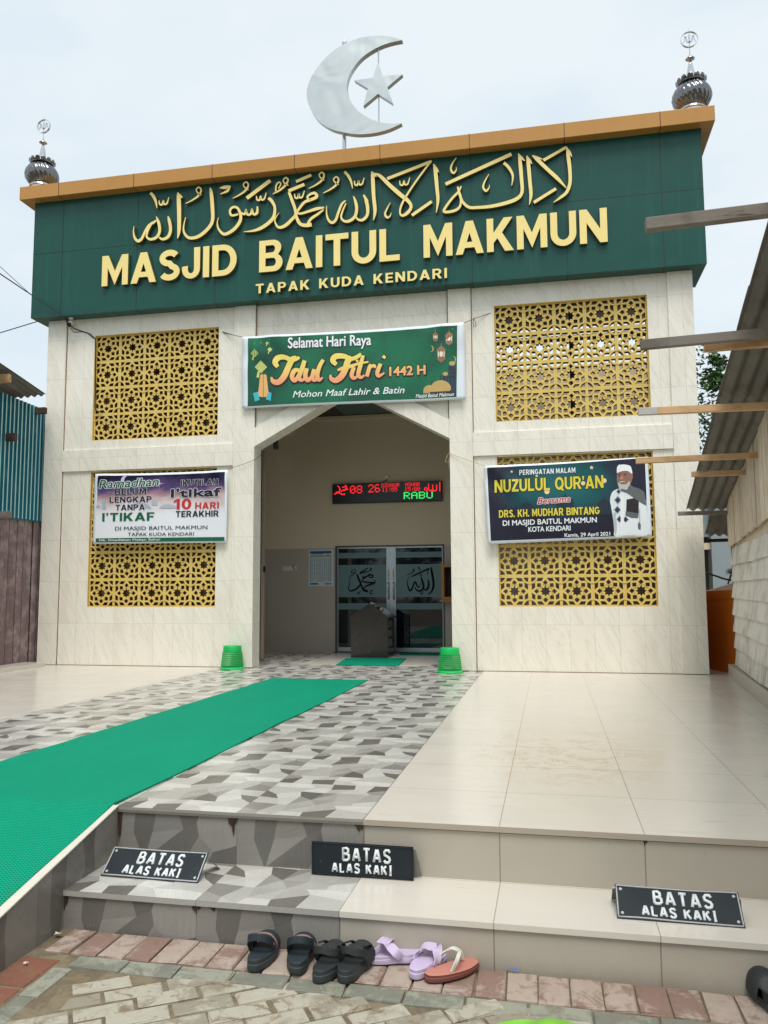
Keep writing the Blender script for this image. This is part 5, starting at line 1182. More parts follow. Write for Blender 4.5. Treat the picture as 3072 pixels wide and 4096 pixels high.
# donation box of dark polished stone, shaped like a small gabled house
kd = Crop(1300, 2100, .3315)
MARB = NT('dark_red_marble'); v = MARB.pos(); n1 = MARB.noise(v, 5, 6, .65, 1.2); n2 = MARB.noise(v, 14, 5, .6, 2.0)
c_ = MARB.mix(n1, srgb(34, 28, 26), srgb(64, 58, 52)); c_ = MARB.mix(MARB.ramp(n2, [(.60, 0), (.72, 1)]), c_, srgb(96, 42, 40)); c_ = MARB.mix(MARB.math('MULTIPLY', MARB.ramp(MARB.noise(v, 30, 4, .6, 3), [(.66, 0), (.69, 1)]), .5), c_, srgb(170, 165, 155))
MARB.color(c_); MARB.rough(.14); MARB.spec(.5); MARB = MARB.mat
DGR = mat('dark_box_side', srgb(26, 25, 26), .25, var=.15); RFG = mat('dark_roof_slab', srgb(52, 56, 58), .2, var=.2, vscale=20)
BXA, BXB, BYA, BYB, BE, BA = -2.13, -1.555, 1.72, 2.28, .60, .79
db = thing('donation_box', 'dark red marble donation box shaped like a gabled house before the glass door', 'donation box', (-1.84, 2.0, 0))
xm = (BXA+BXB)/2
mb = MB(); mb.prism([[(BXA, 0), (BXB, 0), (BXB, BE), (xm, BA), (BXA, BE)]], lambda x, z: (x, BYA, z), (0, .02, 0), back=True); mb.build('gable_front', MARB, db)
mb = MB(); mb.prism([[(BXA+.01, 0), (BXB-.01, 0), (BXB-.01, BE-.005), (xm, BA-.01), (BXA+.01, BE-.005)]], lambda x, z: (x, BYA+.021, z), (0, BYB-BYA-.021, 0), back=True); mb.build('box_body', DGR, db)
for sg in (-1, 1):
    e_ = BXA-.02 if sg < 0 else BXB+.02; ze = BE-.012
    mb = MB(); a, b = Vector((xm, BYA-.012, BA+.004)), Vector((e_, BYA-.012, ze)); up_ = Vector((0, 0, .02)); dp = Vector((0, BYB-BYA+.03, 0))
    q = [a, b, b+dp, a+dp] if sg < 0 else [b, a, a+dp, b+dp]
    mb.hexa([*q, *[p+up_ for p in q]]); mb.build('roof_slab', RFG, db, bevel=.002)
WIN = mat('grey_side_window', srgb(112, 112, 108), .3, var=.2, vscale=20)
for i in range(3):
    z = .17+i*.14; mb = MB(); mb.box(BXB-.01, BXB-.004, BYA+.10, BYA+.36, z, z+.105); mb.build('side_window', WIN, db)
bd = thing('tile_bits', 'small heap of black and white beads on the donation box roof', 'bits', (-1.70, 1.95, .72))
mb = MB()  # looks like a pile of tile bits; the round pieces are made up
for i in range(60):
    t_ = rnd.random(); x = xm+.02+t_*.17; y = BYA+.04+rnd.random()*.16; z = BA+.024-(x-xm)*(BA-BE+.012)/(BXB+.02-xm)+.012+rnd.random()*.018; r_ = .013; nv = len(mb.v)
    mb.lathe([(.002, -r_), (r_*.8, -r_*.6), (r_, 0), (r_*.8, r_*.6), (.002, r_)], 6, c=(x, y, z), m=i % 2)
mb.build('bit_heap', [BLACK, mat('pale_bit', srgb(190, 186, 176), .4, var=0)], bd)
# mats
def matp(name, label, pts, th, ws=None):
    mb = MB(); P = [Vector((x, y, 0.003)) for x, y in pts]; mb.hexa([*P, *[p+Vector((0, 0, th)) for p in P]]); c = sum(P, Vector())/4; c.z = 0
    return tag(mb.build(name, WEAVE, None, loc=c, bevel=.002), label, 'mat')
matp('door_mat', 'small green woven mat lying in front of the dark donation box', [(-2.03, .483), (-1.167, .491), (-1.262, 1.656), (-2.157, 1.554)], .008)
matp('door_mat', 'green woven mat lying right against the glass door threshold', [(-1.5, 2.30), (-.86, 2.30), (-.86, 2.64), (-1.5, 2.64)], .008)
mb = MB(); NX, NY = 24, 150; vs = []; x_l = lambda y: -2.33-.016*(-1.29-y)+.006*sin(y*2.3)+.003*sin(y*7.1); x_r = lambda y: -1.185-.006*(-1.25-y)-.01*max(0, min(1, (-y-5.6)))+.005*sin(y*1.9+1)+.003*sin(y*6.3)
for j in range(NY+1):
    y = -1.25-j/NY*7.0
    for i in range(NX+1):
        u = i/NX; x = x_l(y)*(1-u)+x_r(y)*u; z = zr(y)+.010+.0022*sin(x*9+y*3)*sin(y*5.1+x*2)+.0035*math.exp(-((y+3.1+.25*x)/.05)**2)+.003*math.exp(-((y+4.6-.2*x)/.06)**2)+(.004*math.exp(-((y-YF)/.12)**2))
        vs.append((x, y, z))
n = len(vs); W1 = NX+1
fs = [(j*W1+i, (j+1)*W1+i, (j+1)*W1+i+1, j*W1+i+1) for j in range(NY) for i in range(NX)]
fs += [(j*W1, n+j*W1, n+(j+1)*W1, (j+1)*W1) for j in range(NY)]+[(j*W1+NX, (j+1)*W1+NX, n+(j+1)*W1+NX, n+j*W1+NX) for j in range(NY)]+[(i, i+1, n+i+1, n+i) for i in range(NX)]
mb.raw(vs+[(x, y, z-.009) for x, y, z in vs], fs)
o = mb.build('carpet_runner', WEAVE, None, loc=(-1.77, -4.6, 0), smooth=True, sharp=50); tag(o, 'long green woven runner from the doorway down over the ramp', 'carpet')
# perforated waste baskets standing upside down
def basket():
    mb = MB(); N = 56; H_ = .30; R0, R1 = .150, .118; rows = 8; zb_, zt_ = .028, .222
    def P(a, z): r_ = R0+(R1-R0)*z/H_; return Vector((r_*cos(a), r_*sin(a), z))
    zs = [zb_+(zt_-zb_)*i/rows for i in range(rows+1)]
    for k in range(N):
        a0, a1 = 2*pi*k/N, 2*pi*(k+1)/N
        for r_ in range(rows):
            z0_, z1_ = zs[r_], zs[r_+1]; sk = (a1-a0)*.2
            O = [P(a0, z0_), P(a1, z0_), P(a1, z1_), P(a0, z1_)]; am = (a0+a1)/2; hw = (a1-a0)*.36; zi0, zi1 = z0_+(z1_-z0_)*.16, z1_-(z1_-z0_)*.16
            I = [P(am-hw+sk, zi0), P(am+hw+sk, zi0), P(am+hw-sk, zi1), P(am-hw-sk, zi1)]
            b = len(mb.v); mb.v += O+I
            for q in range(4): mb.f.append((b+q, b+(q+1) % 4, b+4+(q+1) % 4, b+4+q)); mb.m.append(0); mb.at.append((0, 0))
    mb2 = MB(); mb2.lathe([(R1+.002-(0.0), .222), (R1+.0005, .29), (R1-.006, .30), (R1-.02, .302), (.02, .300)], N)
    mb3 = MB(); mb3.lathe([(R0+.012, .0), (R0+.014, .006), (R0+.004, .012), (R0-.002, .028)], N, cap=False)
    return mb, mb2, mb3
def put_basket(x, y, label):
    t = thing('waste_basket', label, 'waste basket', (x, y, 0.001), rnd.uniform(0, .3), 'green perforated baskets either side of the doorway')
    a, b, c = basket()
    o = a.build('perforated_wall', GREENPL, t, local=True); s_ = o.modifiers.new('solid', 'SOLIDIFY'); s_.thickness = .003
    o = b.build('basket_base', GREENPL, t, local=True, smooth=True, sharp=40)
    o = c.build('rim', GREENPL, t, local=True, smooth=True, sharp=40); s_ = o.modifiers.new('solid', 'SOLIDIFY'); s_.thickness = .003
pb1 = Crop(800, 2400, .2411)(505, 1150, 'z', 0); pb2 = Crop(1640, 2400, .2411)(683, 1185, 'z', 0)
put_basket(pb1.x, -.185, 'bright green perforated basket left of the doorway beside the tiled pillar')
put_basket(pb2.x, -.20, 'bright green perforated basket right of the doorway beside the tiled pillar')

# ------------------------------------------------------------------ plates on the steps
PLATE = NT('black_plate_paint'); v = PLATE.obj(); n1 = PLATE.noise(v, 30, 5, .65); PLATE.color(PLATE.mix(PLATE.ramp(n1, [(.70, 0), (.74, 1)]), PLATE.mix(PLATE.noise(v, 8, 4), (.010, .014, .018, 1), (.02, .028, .032, 1)), srgb(120, 124, 122))); PLATE.rough(.55); PLATE.spec(.22); PLATE.bump(PLATE.noise(v, 9, 2), .35, .01); PLATE = PLATE.mat
PLW = mat('white_embossed_paint', srgb(215, 220, 220), .5, var=.08, vscale=60); PLR = mat('grey_plate_rim', srgb(165, 168, 168), .45, var=.2, vscale=40); PLG = mat('galvanised_back', srgb(120, 122, 120), .4, metal=.5, var=.2)
STK = {'B': (.62, [[(0,0),(0,1),(.35,1),(.52,.9),(.52,.65),(.38,.53),(0,.53)], [(.38,.53),(.6,.42),(.6,.14),(.42,0),(0,0)]]), 'A': (.66, [[(0,0),(.28,1),(.38,1),(.66,0)], [(.12,.3),(.54,.3)]]), 'T': (.62, [[(0,1),(.62,1)], [(.31,1),(.31,0)]]),
       'S': (.6, [[(.58,.82),(.46,1),(.16,1),(.02,.85),(.04,.62),(.5,.42),(.58,.25),(.52,.06),(.38,0),(.14,0),(0,.16)]]), 'L': (.52, [[(0,1),(0,0),(.52,0)]]), 'K': (.6, [[(0,0),(0,1)], [(.56,1),(.02,.45)], [(.2,.62),(.6,0)]]), 'I': (.3, [[(.15,0),(.15,1)], [(0,0),(.3,0)], [(0,1),(.3,1)]])}
def plate_sign(label, quad, rim, depth_ws, warp, lean):
    """quad: TL TR BR BL world points of the plate face"""
    TL, TR, BR, BL = quad; c = (BL+BR)/2
    t = thing('barefoot_limit_sign', label, 'sign', c, 0, 'embossed plates marking the barefoot limit on the steps')
    ex = BR-BL; ez = ((TL+TR)-(BL+BR))/2; nrm = ex.cross(ez).normalized()
    if nrm.y > 0: nrm = -nrm
    def f(u, v, d=0): p = (BL*(1-u)+BR*u)*(1-v)+(TL*(1-u)+TR*u)*v; return p+nrm*(d+warp*(sin(u*6.0+v*2)*.5+sin(u*11-v*3)*.2))
    mb = MB(); NX_, NZ_ = 30, 10; vs = [f(i/NX_, j/NZ_) for j in range(NZ_+1) for i in range(NX_+1)]; w1 = NX_+1
    fs = [(j*w1+i, j*w1+i+1, (j+1)*w1+i+1, (j+1)*w1+i) for j in range(NZ_) for i in range(NX_)]; n_ = len(vs)
    fs += [tuple(n_+q for q in r[::-1]) for r in fs[:NX_*NZ_]]
    for i in range(NX_): fs += [(i+1, i, n_+i, n_+i+1), (NZ_*w1+i, NZ_*w1+i+1, n_+NZ_*w1+i+1, n_+NZ_*w1+i)]
    for j in range(NZ_): fs += [(j*w1, (j+1)*w1, n_+(j+1)*w1, n_+j*w1), ((j+1)*w1+NX_, j*w1+NX_, n_+j*w1+NX_, n_+(j+1)*w1+NX_)]
    mb.raw(vs+[p-nrm*.0025 for p in vs], fs); mb.build('plate', PLATE, t)
    mb = MB(); e = .012; e2 = e*ex.length/ez.length; L_ = []
    for a, b in (((e, e2), (1-e, e2)), ((1-e, e2), (1-e, 1-e2)), ((1-e, 1-e2), (e, 1-e2)), ((e, 1-e2), (e, e2))):
        for q in range(12): u = q/12; L_.append(f(a[0]+(b[0]-a[0])*u, a[1]+(b[1]-a[1])*u, .0015))
    mb.tube(L_, .0032 if rim else .002, 6, closed=True); mb.build('rolled_rim', PLR if rim else PLATE, t, smooth=True)
    for text, uc, v0, hh, wtot, r_ in (('BATAS', .545, .49, .36, .46, .0062), ('ALAS KAKI', .50, .13, .25, .58, .0052)):
        x = 0; G = []
        for ch in text:
            if ch == ' ': x += .6; continue
            w_, sts = STK[ch]; G.append((x, sts)); x += w_+.42
        x -= .42; mb = MB()
        for x_, sts in G:
            for st in sts: mb.tube([f(uc-wtot/2+(x_+p[0])/x*wtot, v0+hh*p[1], .001) for p in st], r_, 6)
        mb.build('embossed_lettering', PLW, t, smooth=True)
    for u, v_ in ((.045, .85), (.045, .15), (.955, .85), (.955, .15)) if rim else ():
        mb = MB(); p = f(u, v_, .0); mb.tube([p, p+nrm*.003], .006, 8); mb.build('rivet', PLR, t)
    mb = MB(); bt = f(.97, .9, -.004); ft = Vector((bt.x+.02, bt.y+lean, depth_ws)); mb.beam(bt, ft, .045, .003, nrm); mb.build('prop_foot', PLG, t)
    bt = f(.03, .9, -.004); ft = Vector((bt.x+.0, bt.y+lean, depth_ws)); mb = MB(); mb.beam(bt, ft, .045, .003, nrm); mb.build('prop_foot', PLG, t)
p1 = Crop(0, 3200, .663); p2_ = Crop(900, 3200, .663); p3_ = Crop(1972, 3200, .663); zs_ = -H1+.003
def plate_quad(k, bl, br, tl, tr):
    BL, BR = k(*bl, 'z', zs_), k(*br, 'z', zs_)
    h_ = (BR-BL).length*.31                                                   # plate proportions; lean found from the pictured top edge
    ex = (BR-BL).normalized(); back = Vector((-ex.y, ex.x, 0)); best = None
    for q in range(0, 80):
        a = radians(q)
        if (BL+BR).y/2+sin(a)*h_ > YF-.012: break
        o_ = back*sin(a)*h_+Vector((0, 0, cos(a)*h_)); tp = (BL+BR)/2+o_; d = tp-CAM; z_ = d.dot(CF); vv = PH/2-FOC*d.dot(CU)/z_
        ty = (k.y0+tl[1]*k.k+k.y0+tr[1]*k.k)/2
        if best is None or abs(vv-ty) < best[0]: best = (abs(vv-ty), o_)
    o_ = best[1]; return BL+o_, BR+o_, BR, BL
plate_sign('leftmost black plate sign, silver-rimmed, leaning on the patterned step', plate_quad(p1, (607, 455), (1192, 500), (668, 280), (1243, 318)), True, zs_, .003, .10)
plate_sign('black plate sign without silver rim, upright between patterned and cream tiles', plate_quad(p2_, (523, 447), (1138, 488), (543, 250), (1148, 290)), False, zs_, .002, .05)
plate_sign('rightmost black plate sign, dented and silver-rimmed, on the cream step', plate_quad(p3_, (750, 712), (1525, 772), (735, 512), (1478, 556)), True, zs_, .006, .09)

# ------------------------------------------------------------------ footwear at the foot of the steps
NAVY = mat('worn_navy_rubber', srgb(34, 45, 52), .55, var=.3, vscale=30); BLKR = mat('worn_black_rubber', srgb(36, 40, 41), .6, var=.3, vscale=30); SOLE = mat('dark_grey_sole', srgb(52, 58, 58), .6, var=.25, vscale=30)
PINKE = mat('dusty_pink_webbing', srgb(150, 108, 104), .7, var=.1); LAV = mat('pale_lavender_rubber', srgb(192, 176, 204), .5, var=.06, vscale=30); SALM = mat('salmon_rubber', srgb(186, 122, 108), .55, var=.08, vscale=30); SALD = mat('dark_salmon_edge', srgb(122, 70, 60), .55, var=.1); WSTR = mat('off_white_strap', srgb(196, 196, 184), .5, var=.08, vscale=30)
def sole_outline(L, Wd, side=1, n=40):
    r = []
    for i in range(n):
        t = 2*pi*i/n; y = L/2*abs(sin(t))**.82*(1 if sin(t) >= 0 else -1); q = (y+L/2)/L
        wd = Wd*(.36+.16*sin(pi*min(1, q*1.1))+.13*max(0, q-.35)-.10*math.exp(-((q-.42)/.16)**2)*(1 if cos(t)*side < 0 else .3))
        c = abs(cos(t))**.6*(1 if cos(t) >= 0 else -1); r.append((wd*c*.95+side*.006*sin(q*pi), y))
    return r
def sole(t, L, Wd, h0, h1, side, m_side, m_top, name='sole'):
    ou = sole_outline(L, Wd, side); hgt = lambda y: h0+(h1-h0)*(.5-y/L)
    mb = MB(); n = len(ou); lv = [(1.0, 0, 0), (1.02, .12, 0), (1.02, .55, 0), (.985, .6, 0), (1.0, .95, 0), (.97, 1.0, 1), (.86, .985, 1), (.5, .94, 1)]
    vs = [(x*s_, y*s_ if s_ < 1 else y*s_, hgt(y)*hh+.001) for s_, hh, _ in lv for x, y in ou]; mb.v += [Vector(p) for p in vs]
    for k_ in range(len(lv)-1):
        for i in range(n): mb.f.append((k_*n+i, k_*n+(i+1) % n, (k_+1)*n+(i+1) % n, (k_+1)*n+i)); mb.m.append(lv[k_+1][2]); mb.at.append((0, 0))
    mb.f.append(tuple((len(lv)-1)*n+i for i in range(n))); mb.m.append(1); mb.at.append((0, 0)); mb.f.append(tuple(range(n-1, -1, -1))); mb.m.append(0); mb.at.append((0, 0))
    mb.build(name, [m_side, m_top], t, local=True, smooth=True, sharp=35); return hgt
def strap(t, pts, wid, th, m, name='strap', axis=(0, 1, 0)):
    """flat strap through local points; axis: direction of its width"""
    P = [Vector(p) for p in pts]; Q = []
    n = len(P)
    for i in range(n-1):
        p0, p1, p2, p3 = P[max(i-1, 0)], P[i], P[i+1], P[min(i+2, n-1)]
        for k_ in range(5):
            u = k_/5; Q.append(.5*((2*p1)+(p2-p0)*u+(2*p0-5*p1+4*p2-p3)*u*u+(-p0+3*p1-3*p2+p3)*u**3))
    Q.append(P[-1]); mb = MB(); N = len(Q); ax = Vector(axis).normalized(); vs = []
    for i, p in enumerate(Q):
        d = (Q[min(i+1, N-1)]-Q[max(i-1, 0)]).normalized(); a = (ax-d*ax.dot(d)).normalized(); nn = d.cross(a); w_ = wid if not isinstance(wid, (list, tuple)) else wid[0]+(wid[1]-wid[0])*i/(N-1)
        for s1, s2 in ((-1, -1), (1, -1), (1, 1), (-1, 1)): vs.append(p+a*s1*w_/2+nn*s2*th/2)
    fs = [(0, 3, 2, 1), ((N-1)*4, (N-1)*4+1, (N-1)*4+2, (N-1)*4+3)]
    for i in range(N-1):
        for j in range(4): fs.append((i*4+j, i*4+(j+1) % 4, (i+1)*4+(j+1) % 4, (i+1)*4+j))
    mb.raw(vs, fs); o = mb.build(name, m, t, local=True, smooth=True, sharp=50); b = o.modifiers.new('bevel', 'BEVEL'); b.width = min(.0012, th*.3); b.segments = 1; return o
def gpt(u, v):
    z = -.395
    for _ in range(3): p = at(u, v, 'z', z); z = zg(p.x)+.003
    return at(u, v, 'z', z)
def footwear(name, label, cat, heel, toe, L, group=None, off=0.0):
    a, b = gpt(*heel), gpt(*toe); d = b-a; rz = atan2(-d.x, d.y); dn = Vector((d.x, d.y, 0)).normalized(); c = Vector((a.x, a.y, 0))+dn*(L/2); c.z = max(zg(c.x), zg(a.x))+.006
    return thing(name, label, cat, c, rz, group)
def sport_sandal(label, heel, toe, L, side, navy):
    t = footwear('strap_sandal', label, 'sandal', heel, toe, L, 'dark strap sandals at the foot of the steps'); m = NAVY if navy else BLKR; W_ = L*.40
    h = sole(t, L, W_, .030, .042, side, SOLE, m); w2 = W_*.5
    strap(t, [(-w2*.98, L*.16, .018), (-w2*.95, L*.17, .048), (-w2*.4, L*.19, .072), (w2*.4, L*.19, .072), (w2*.95, L*.17, .048), (w2*.98, L*.16, .018)], .050, .005, m, 'toe_strap')
    if navy: strap(t, [(-w2*1.0, L*.05, .02), (-w2*.99, L*.06, .05), (-w2*.45, L*.07, .078), (w2*.45, L*.07, .078), (w2*.99, L*.06, .05), (w2*1.0, L*.05, .02)], .022, .0055, PINKE, 'webbing_strap')
    strap(t, [(-w2*1.0, L*.02, .02), (-w2*1.0, L*.0, .052), (-w2*.5, L*-.01, .080), (w2*.5, L*-.01, .080), (w2*1.0, L*.0, .052), (w2*1.0, L*.02, .02)], .026, .005, m, 'instep_strap')
    zt_ = .096 if navy else .086
    strap(t, [(-w2*.98, -L*.02, .035), (-w2*1.0, -L*.14, .075), (-w2*.62, -L*.25, zt_), (0, -L*.29, zt_+.008), (w2*.62, -L*.25, zt_), (w2*1.0, -L*.14, .075), (w2*.98, -L*.02, .035)], .026, .005, m, 'heel_strap', axis=(0, .25, 1))
    if navy: strap(t, [(w2*1.02, -L*.0, .05), (w2*1.06, -L*.1, .066), (w2*.8, -L*.22, .086)], .008, .004, PINKE, 'webbing_edge', axis=(0, .3, 1))
    else:
        for sx in (-1, 1): strap(t, [(sx*w2*.55, L*.30, .05), (sx*w2*.75, L*.16, .078), (sx*w2*.8, -L*.02, .09)], .016, .006, m, 'side_tab', axis=(1, 0, .3))
    return t
sport_sandal('navy strap sandal with dusty pink webbing, leftmost of the dark sandals', (1008, 3893), (1118, 3745), .238, 1, True)
sport_sandal('navy strap sandal with dusty pink webbing, touching the pair of black ones', (1185, 3905), (1236, 3757), .238, -1, True)
sport_sandal('black strap sandal with an oval heel dent between the navy and black ones', (1268, 3938), (1388, 3796), .243, 1, False)
sport_sandal('black strap sandal next to the lavender flip-flops, rightmost of the dark sandals', (1370, 3938), (1490, 3810), .243, -1, False)
def flipflop(label, heel, toe, L, side, ms, mt, mst, clear):
    t = footwear('flip_flop', label, 'flip-flop', heel, toe, L, None); W_ = L*.39; w2 = W_*.5
    sole(t, L, W_, .020 if not clear else .026, .026 if not clear else .034, side, ms, mt); zt_ = .028; tp = (side*-.012, L*.27, zt_)
    if clear:
        top = (side*-.010, L*.17, .060)
        for sx in (-1, 1): strap(t, [(sx*w2*.95, -L*.14, .026), (sx*w2*.98, -L*.06, .046), (sx*w2*.6, L*.06, .066), top], (.030, .046), .004, mst, 'strap', axis=(0, 1, .2))
        strap(t, [tp, (tp[0], L*.24, .05), top], .014, .006, mst, 'toe_post', axis=(1, 0, 0))
    else:
        top = (side*-.010, L*.20, .060)
        for sx in (-1, 1): strap(t, [(sx*w2*.86, -L*.14, .024), (sx*w2*.9, -L*.05, .056), (sx*w2*.5, L*.08, .074), top, tp], (.014, .016), .006, mst, 'strap', axis=(0, 1, .2))
    return t
flipflop('pale lavender flip-flop pointing left, standing against the cream step', (1690, 3842), (1492, 3845), .235, 1, LAV, LAV, LAV, True)
flipflop('pale lavender flip-flop with its heel toward the paving, half behind the salmon one', (1652, 3922), (1775, 3832), .225, -1, LAV, LAV, LAV, True)
flipflop('salmon pink flip-flop with off-white strap, rightmost in the row', (1705, 3930), (1888, 3870), .235, 1, SALD, SALM, WSTR, False)
# black shoe cut by the right picture edge
sh = footwear('black_slipper', 'black slip-on shoe against the cream step at the right edge of the paving', 'shoe', (3160, 4100), (3062, 4000), .25)
sole(sh, .26, .105, .02, .03, 1, SOLE, BLKR)
mb = MB(); N1, N2 = 14, 16
for i in range(N1+1):
    y = -.115+i/N1*.24; q = (y+.13)/.26; w_ = .105*(.36+.16*sin(pi*min(1, q*1.1))+.13*max(0, q-.35))*.98*min(1, sqrt(max(.02, 1-((y)/.128)**2))*1.25); hh = .035+.045*max(0, sin(pi*min(1, max(0, (q-.15)/.95))))
    if q < .3: hh = .06
    for j in range(N2+1): a = pi*j/N2; mb.v.append(Vector((w_*cos(a), y, .02+(hh if q > .45 else min(hh, .055))*sin(a)**.8 if q > .45 else .02+.05*abs(cos(a))**0.0*(1 if abs(cos(a)) > .75 else .0)+.0)))
for i in range(N1):
    for j in range(N2): mb.f.append((i*(N2+1)+j, i*(N2+1)+j+1, (i+1)*(N2+1)+j+1, (i+1)*(N2+1)+j)); mb.m.append(0); mb.at.append((0, 0))
mb.build('upper', BLKR, sh, local=True, smooth=True)
# small litter
kq = Crop(2000, 3850, .6462)
mb = MB(); G0 = gpt(2075, 4106); LEAF = mat('lime_green_plastic_bag', srgb(120, 184, 58), .45, var=.12, vscale=12)
def bagz(x, y): return .012+.03*math.exp(-((x-.02)/.10)**2-((y+.05)/.10)**2)+.008*sin(30*x+14*y)+.006*sin(50*y-20*x)
N_ = 18; vs = []
for j in range(N_+1):
    for i in range(N_+1):
        u, v_ = i/N_*2-1, j/N_*2-1; r_ = (1+.12*sin(3*atan2(v_, u)+1)+.08*sin(7*atan2(v_, u))); x, y = .135*u*r_, .10*v_*r_*sqrt(max(0, 1-.35*u*u)); vs.append((x, y, bagz(x, y) if max(abs(u), abs(v_)) < .99 else .002))
pbag = gpt(2190, 4174); mb.raw(vs, [(j*(N_+1)+i, j*(N_+1)+i+1, (j+1)*(N_+1)+i+1, (j+1)*(N_+1)+i) for j in range(N_) for i in range(N_)])
o = mb.build('plastic_bag', LEAF, None, smooth=False); o.location = (pbag.x-.01, pbag.y+.02, zg(pbag.x)+.004); o.rotation_euler = (0, 0, .2); tag(o, 'crumpled lime green plastic bag on the cream pavers by the right foreground', 'plastic bag')
p = gpt(2052, 3886); mb = MB(); vs = [(-.022, -.006, .004), (-.006, -.009, .010), (.010, -.006, .003), (.024, -.008, .006), (.022, .006, .004), (.008, .008, .011), (-.008, .006, .003), (-.024, .008, .008)]
mb.raw(vs, [(0, 1, 6, 7), (1, 2, 5, 6), (2, 3, 4, 5)]); o = mb.build('candy_wrapper', [mat('blue_white_foil', srgb(92, 112, 160), .3, var=.6, vscale=90)]); o.location = p+Vector((0, 0, .001)); o.rotation_euler = (0, 0, -.15); tag(o, 'tiny blue and white wrapper at the foot of the cream step', 'wrapper')
for u, v_, lb, s_ in ((232, 3737, 'crumpled scrap of pale paper in the corner under the ramp', .016), (104, 3853, 'tiny white paper scrap on the red pavers beside the ramp', .008)):
    p = gpt(u, v_); mb = MB(); vs = [(rnd.uniform(-1, 1)*s_*.3+x*s_, y*s_*.7, abs(rnd.gauss(0, .35))*s_+.001) for y in (-1, 0, 1) for x in (-1, 0, 1)]
    mb.raw(vs, [(0, 1, 4, 3), (1, 2, 5, 4), (3, 4, 7, 6), (4, 5, 8, 7)]); o = mb.build('paper_scrap', WHITEP); o.location = p; tag(o, lb, 'paper scrap')
# ------------------------------------------------------------------ neighbours
WGREY = wood('weathered_grey_timber', srgb(120, 112, 104), srgb(150, 144, 136), srgb(92, 80, 72), (3, 40, 40))
WTAN = wood('raw_tan_timber', srgb(214, 180, 138), srgb(196, 158, 116), srgb(150, 112, 80), (3, 40, 40), .45)
WDARK = wood('dark_old_timber', srgb(70, 56, 48), srgb(92, 76, 66), srgb(48, 38, 34), (3, 40, 40))
WPALE = mat('pale_painted_timber_end', srgb(184, 180, 174), .7, var=.12, vscale=14)
PLANK = wood('mauve_grey_planks', srgb(138, 118, 118), srgb(108, 92, 94), srgb(166, 148, 146), (5, 26, 1.6), .7)
def zinc_mat(name, c1, c2, c3):
    m = NT(name); P = m.pos(); n1 = m.noise(m.mapv(P, scale=(4, .8, 4)), 2.0, 5, .65); n2 = m.noise(P, 5, 5, .6)
    c = m.mix(n1, c1, c2); c = m.mix(m.math('MULTIPLY', m.ramp(n2, [(.52, 0), (.68, 1)]), .5), c, c3); m.color(c); m.rough(.6); m.metal(.25); m.spec(.3); return m.mat
ZINC = zinc_mat('weathered_zinc_sheet', srgb(118, 117, 111), srgb(92, 91, 87), srgb(80, 68, 58))
BLUEZ = zinc_mat('blue_green_zinc_sheet', srgb(36, 118, 132), srgb(26, 92, 110), srgb(86, 124, 130))
def corr(mb, p00, p10, p01, p11, waves, amp, nrm, nt_=12, m=0):
    """corrugated sheet between four corners, ribs run from the first edge to the second"""
    p00, p10, p01, p11 = map(Vector, (p00, p10, p01, p11)); N = waves*8; nrm = Vector(nrm); vs = []
    for j in range(nt_+1):
        for i in range(N+1):
            u, v_ = i/N, j/nt_; p = (p00*(1-u)+p10*u)*(1-v_)+(p01*(1-u)+p11*u)*v_
            vs.append(p+nrm*(amp*sin(2*pi*waves*u)+.006*sin(v_*9+u*7)))
    mb.raw(vs, [(j*(N+1)+i, j*(N+1)+i+1, (j+1)*(N+1)+i+1, (j+1)*(N+1)+i) for j in range(nt_) for i in range(N)])
E0 = at(2748, 2046, 'y', -.35); E1 = at(3072, 977, 'y', -6.0)
def edge(y): t = (y+.35)/(-6.0+.35); return E0.lerp(E1, t)
def xw(y): return 2.91+.098*(y+.44)
shed = thing('timber_shed', 'open-eaved whitewashed timber shed with corrugated grey roof on the right of the terrace', 'shed', (3.6, -3.5, 0))
for (ya, yb, dz) in ((-8.6, -5.05, .03), (-5.35, -3.7, .015), (-4.0, -1.9, .0), (-2.2, -.22, -.012)):
    a, b = edge(ya), edge(yb); mb = MB(); W_ = 1.9
    corr(mb, a+Vector((0, 0, .075+dz+.03)), a+Vector((W_, -.1*W_*0, .075+dz+.03)), b+Vector((0, 0, .065+dz)), b+Vector((W_, 0, .065+dz)), 18, .016, (0, 0, 1), 14)
    o = mb.build('roof_sheet', ZINC, shed, smooth=True); s_ = o.modifiers.new('solid', 'SOLIDIFY'); s_.thickness = .004
a = at(2842, 2064, 'y', -.1); b = at(2818, 2140, 'y', 1.35); mb = MB()
corr(mb, a+Vector((0, 0, .03)), a+Vector((1.3, 0, .03)), b, b+Vector((1.3, 0, 0)), 12, .016, (0, 0, 1)); o = mb.build('roof_sheet', ZINC, shed, smooth=True); s_ = o.modifiers.new('solid', 'SOLIDIFY'); s_.thickness = .004
def purlin(y, tip_t, tip_b, rt, rb, m, m2=None, split=None, xr=None):
    """beam running across under the roof: tip edges and the edges at the right border of the picture"""
    a, b = at(*tip_t, 'y', y), at(*tip_b, 'y', y); c, d = at(*rt, 'y', y), at(*rb, 'y', y)
    ca, cb = (a+b)/2, (c+d)/2; h_ = (a-b).length*.92; dr = (cb-ca).normalized(); end = ca+dr*((xr or xw(y)+1.1)-ca.x)
    mb = MB(); w_ = .045
    if split:
        md = ca+dr*split; mb.beam(ca, md, w_, h_, m=1); mb.beam(md, end, w_, h_, m=0)
    else: mb.beam(ca, end, w_, h_)
    return mb.build('purlin', [m, m2 or m], shed, bevel=.003)
purlin(-6.75, (2580, 876), (2584, 928), (3072, 816), (3072, 867), WGREY)
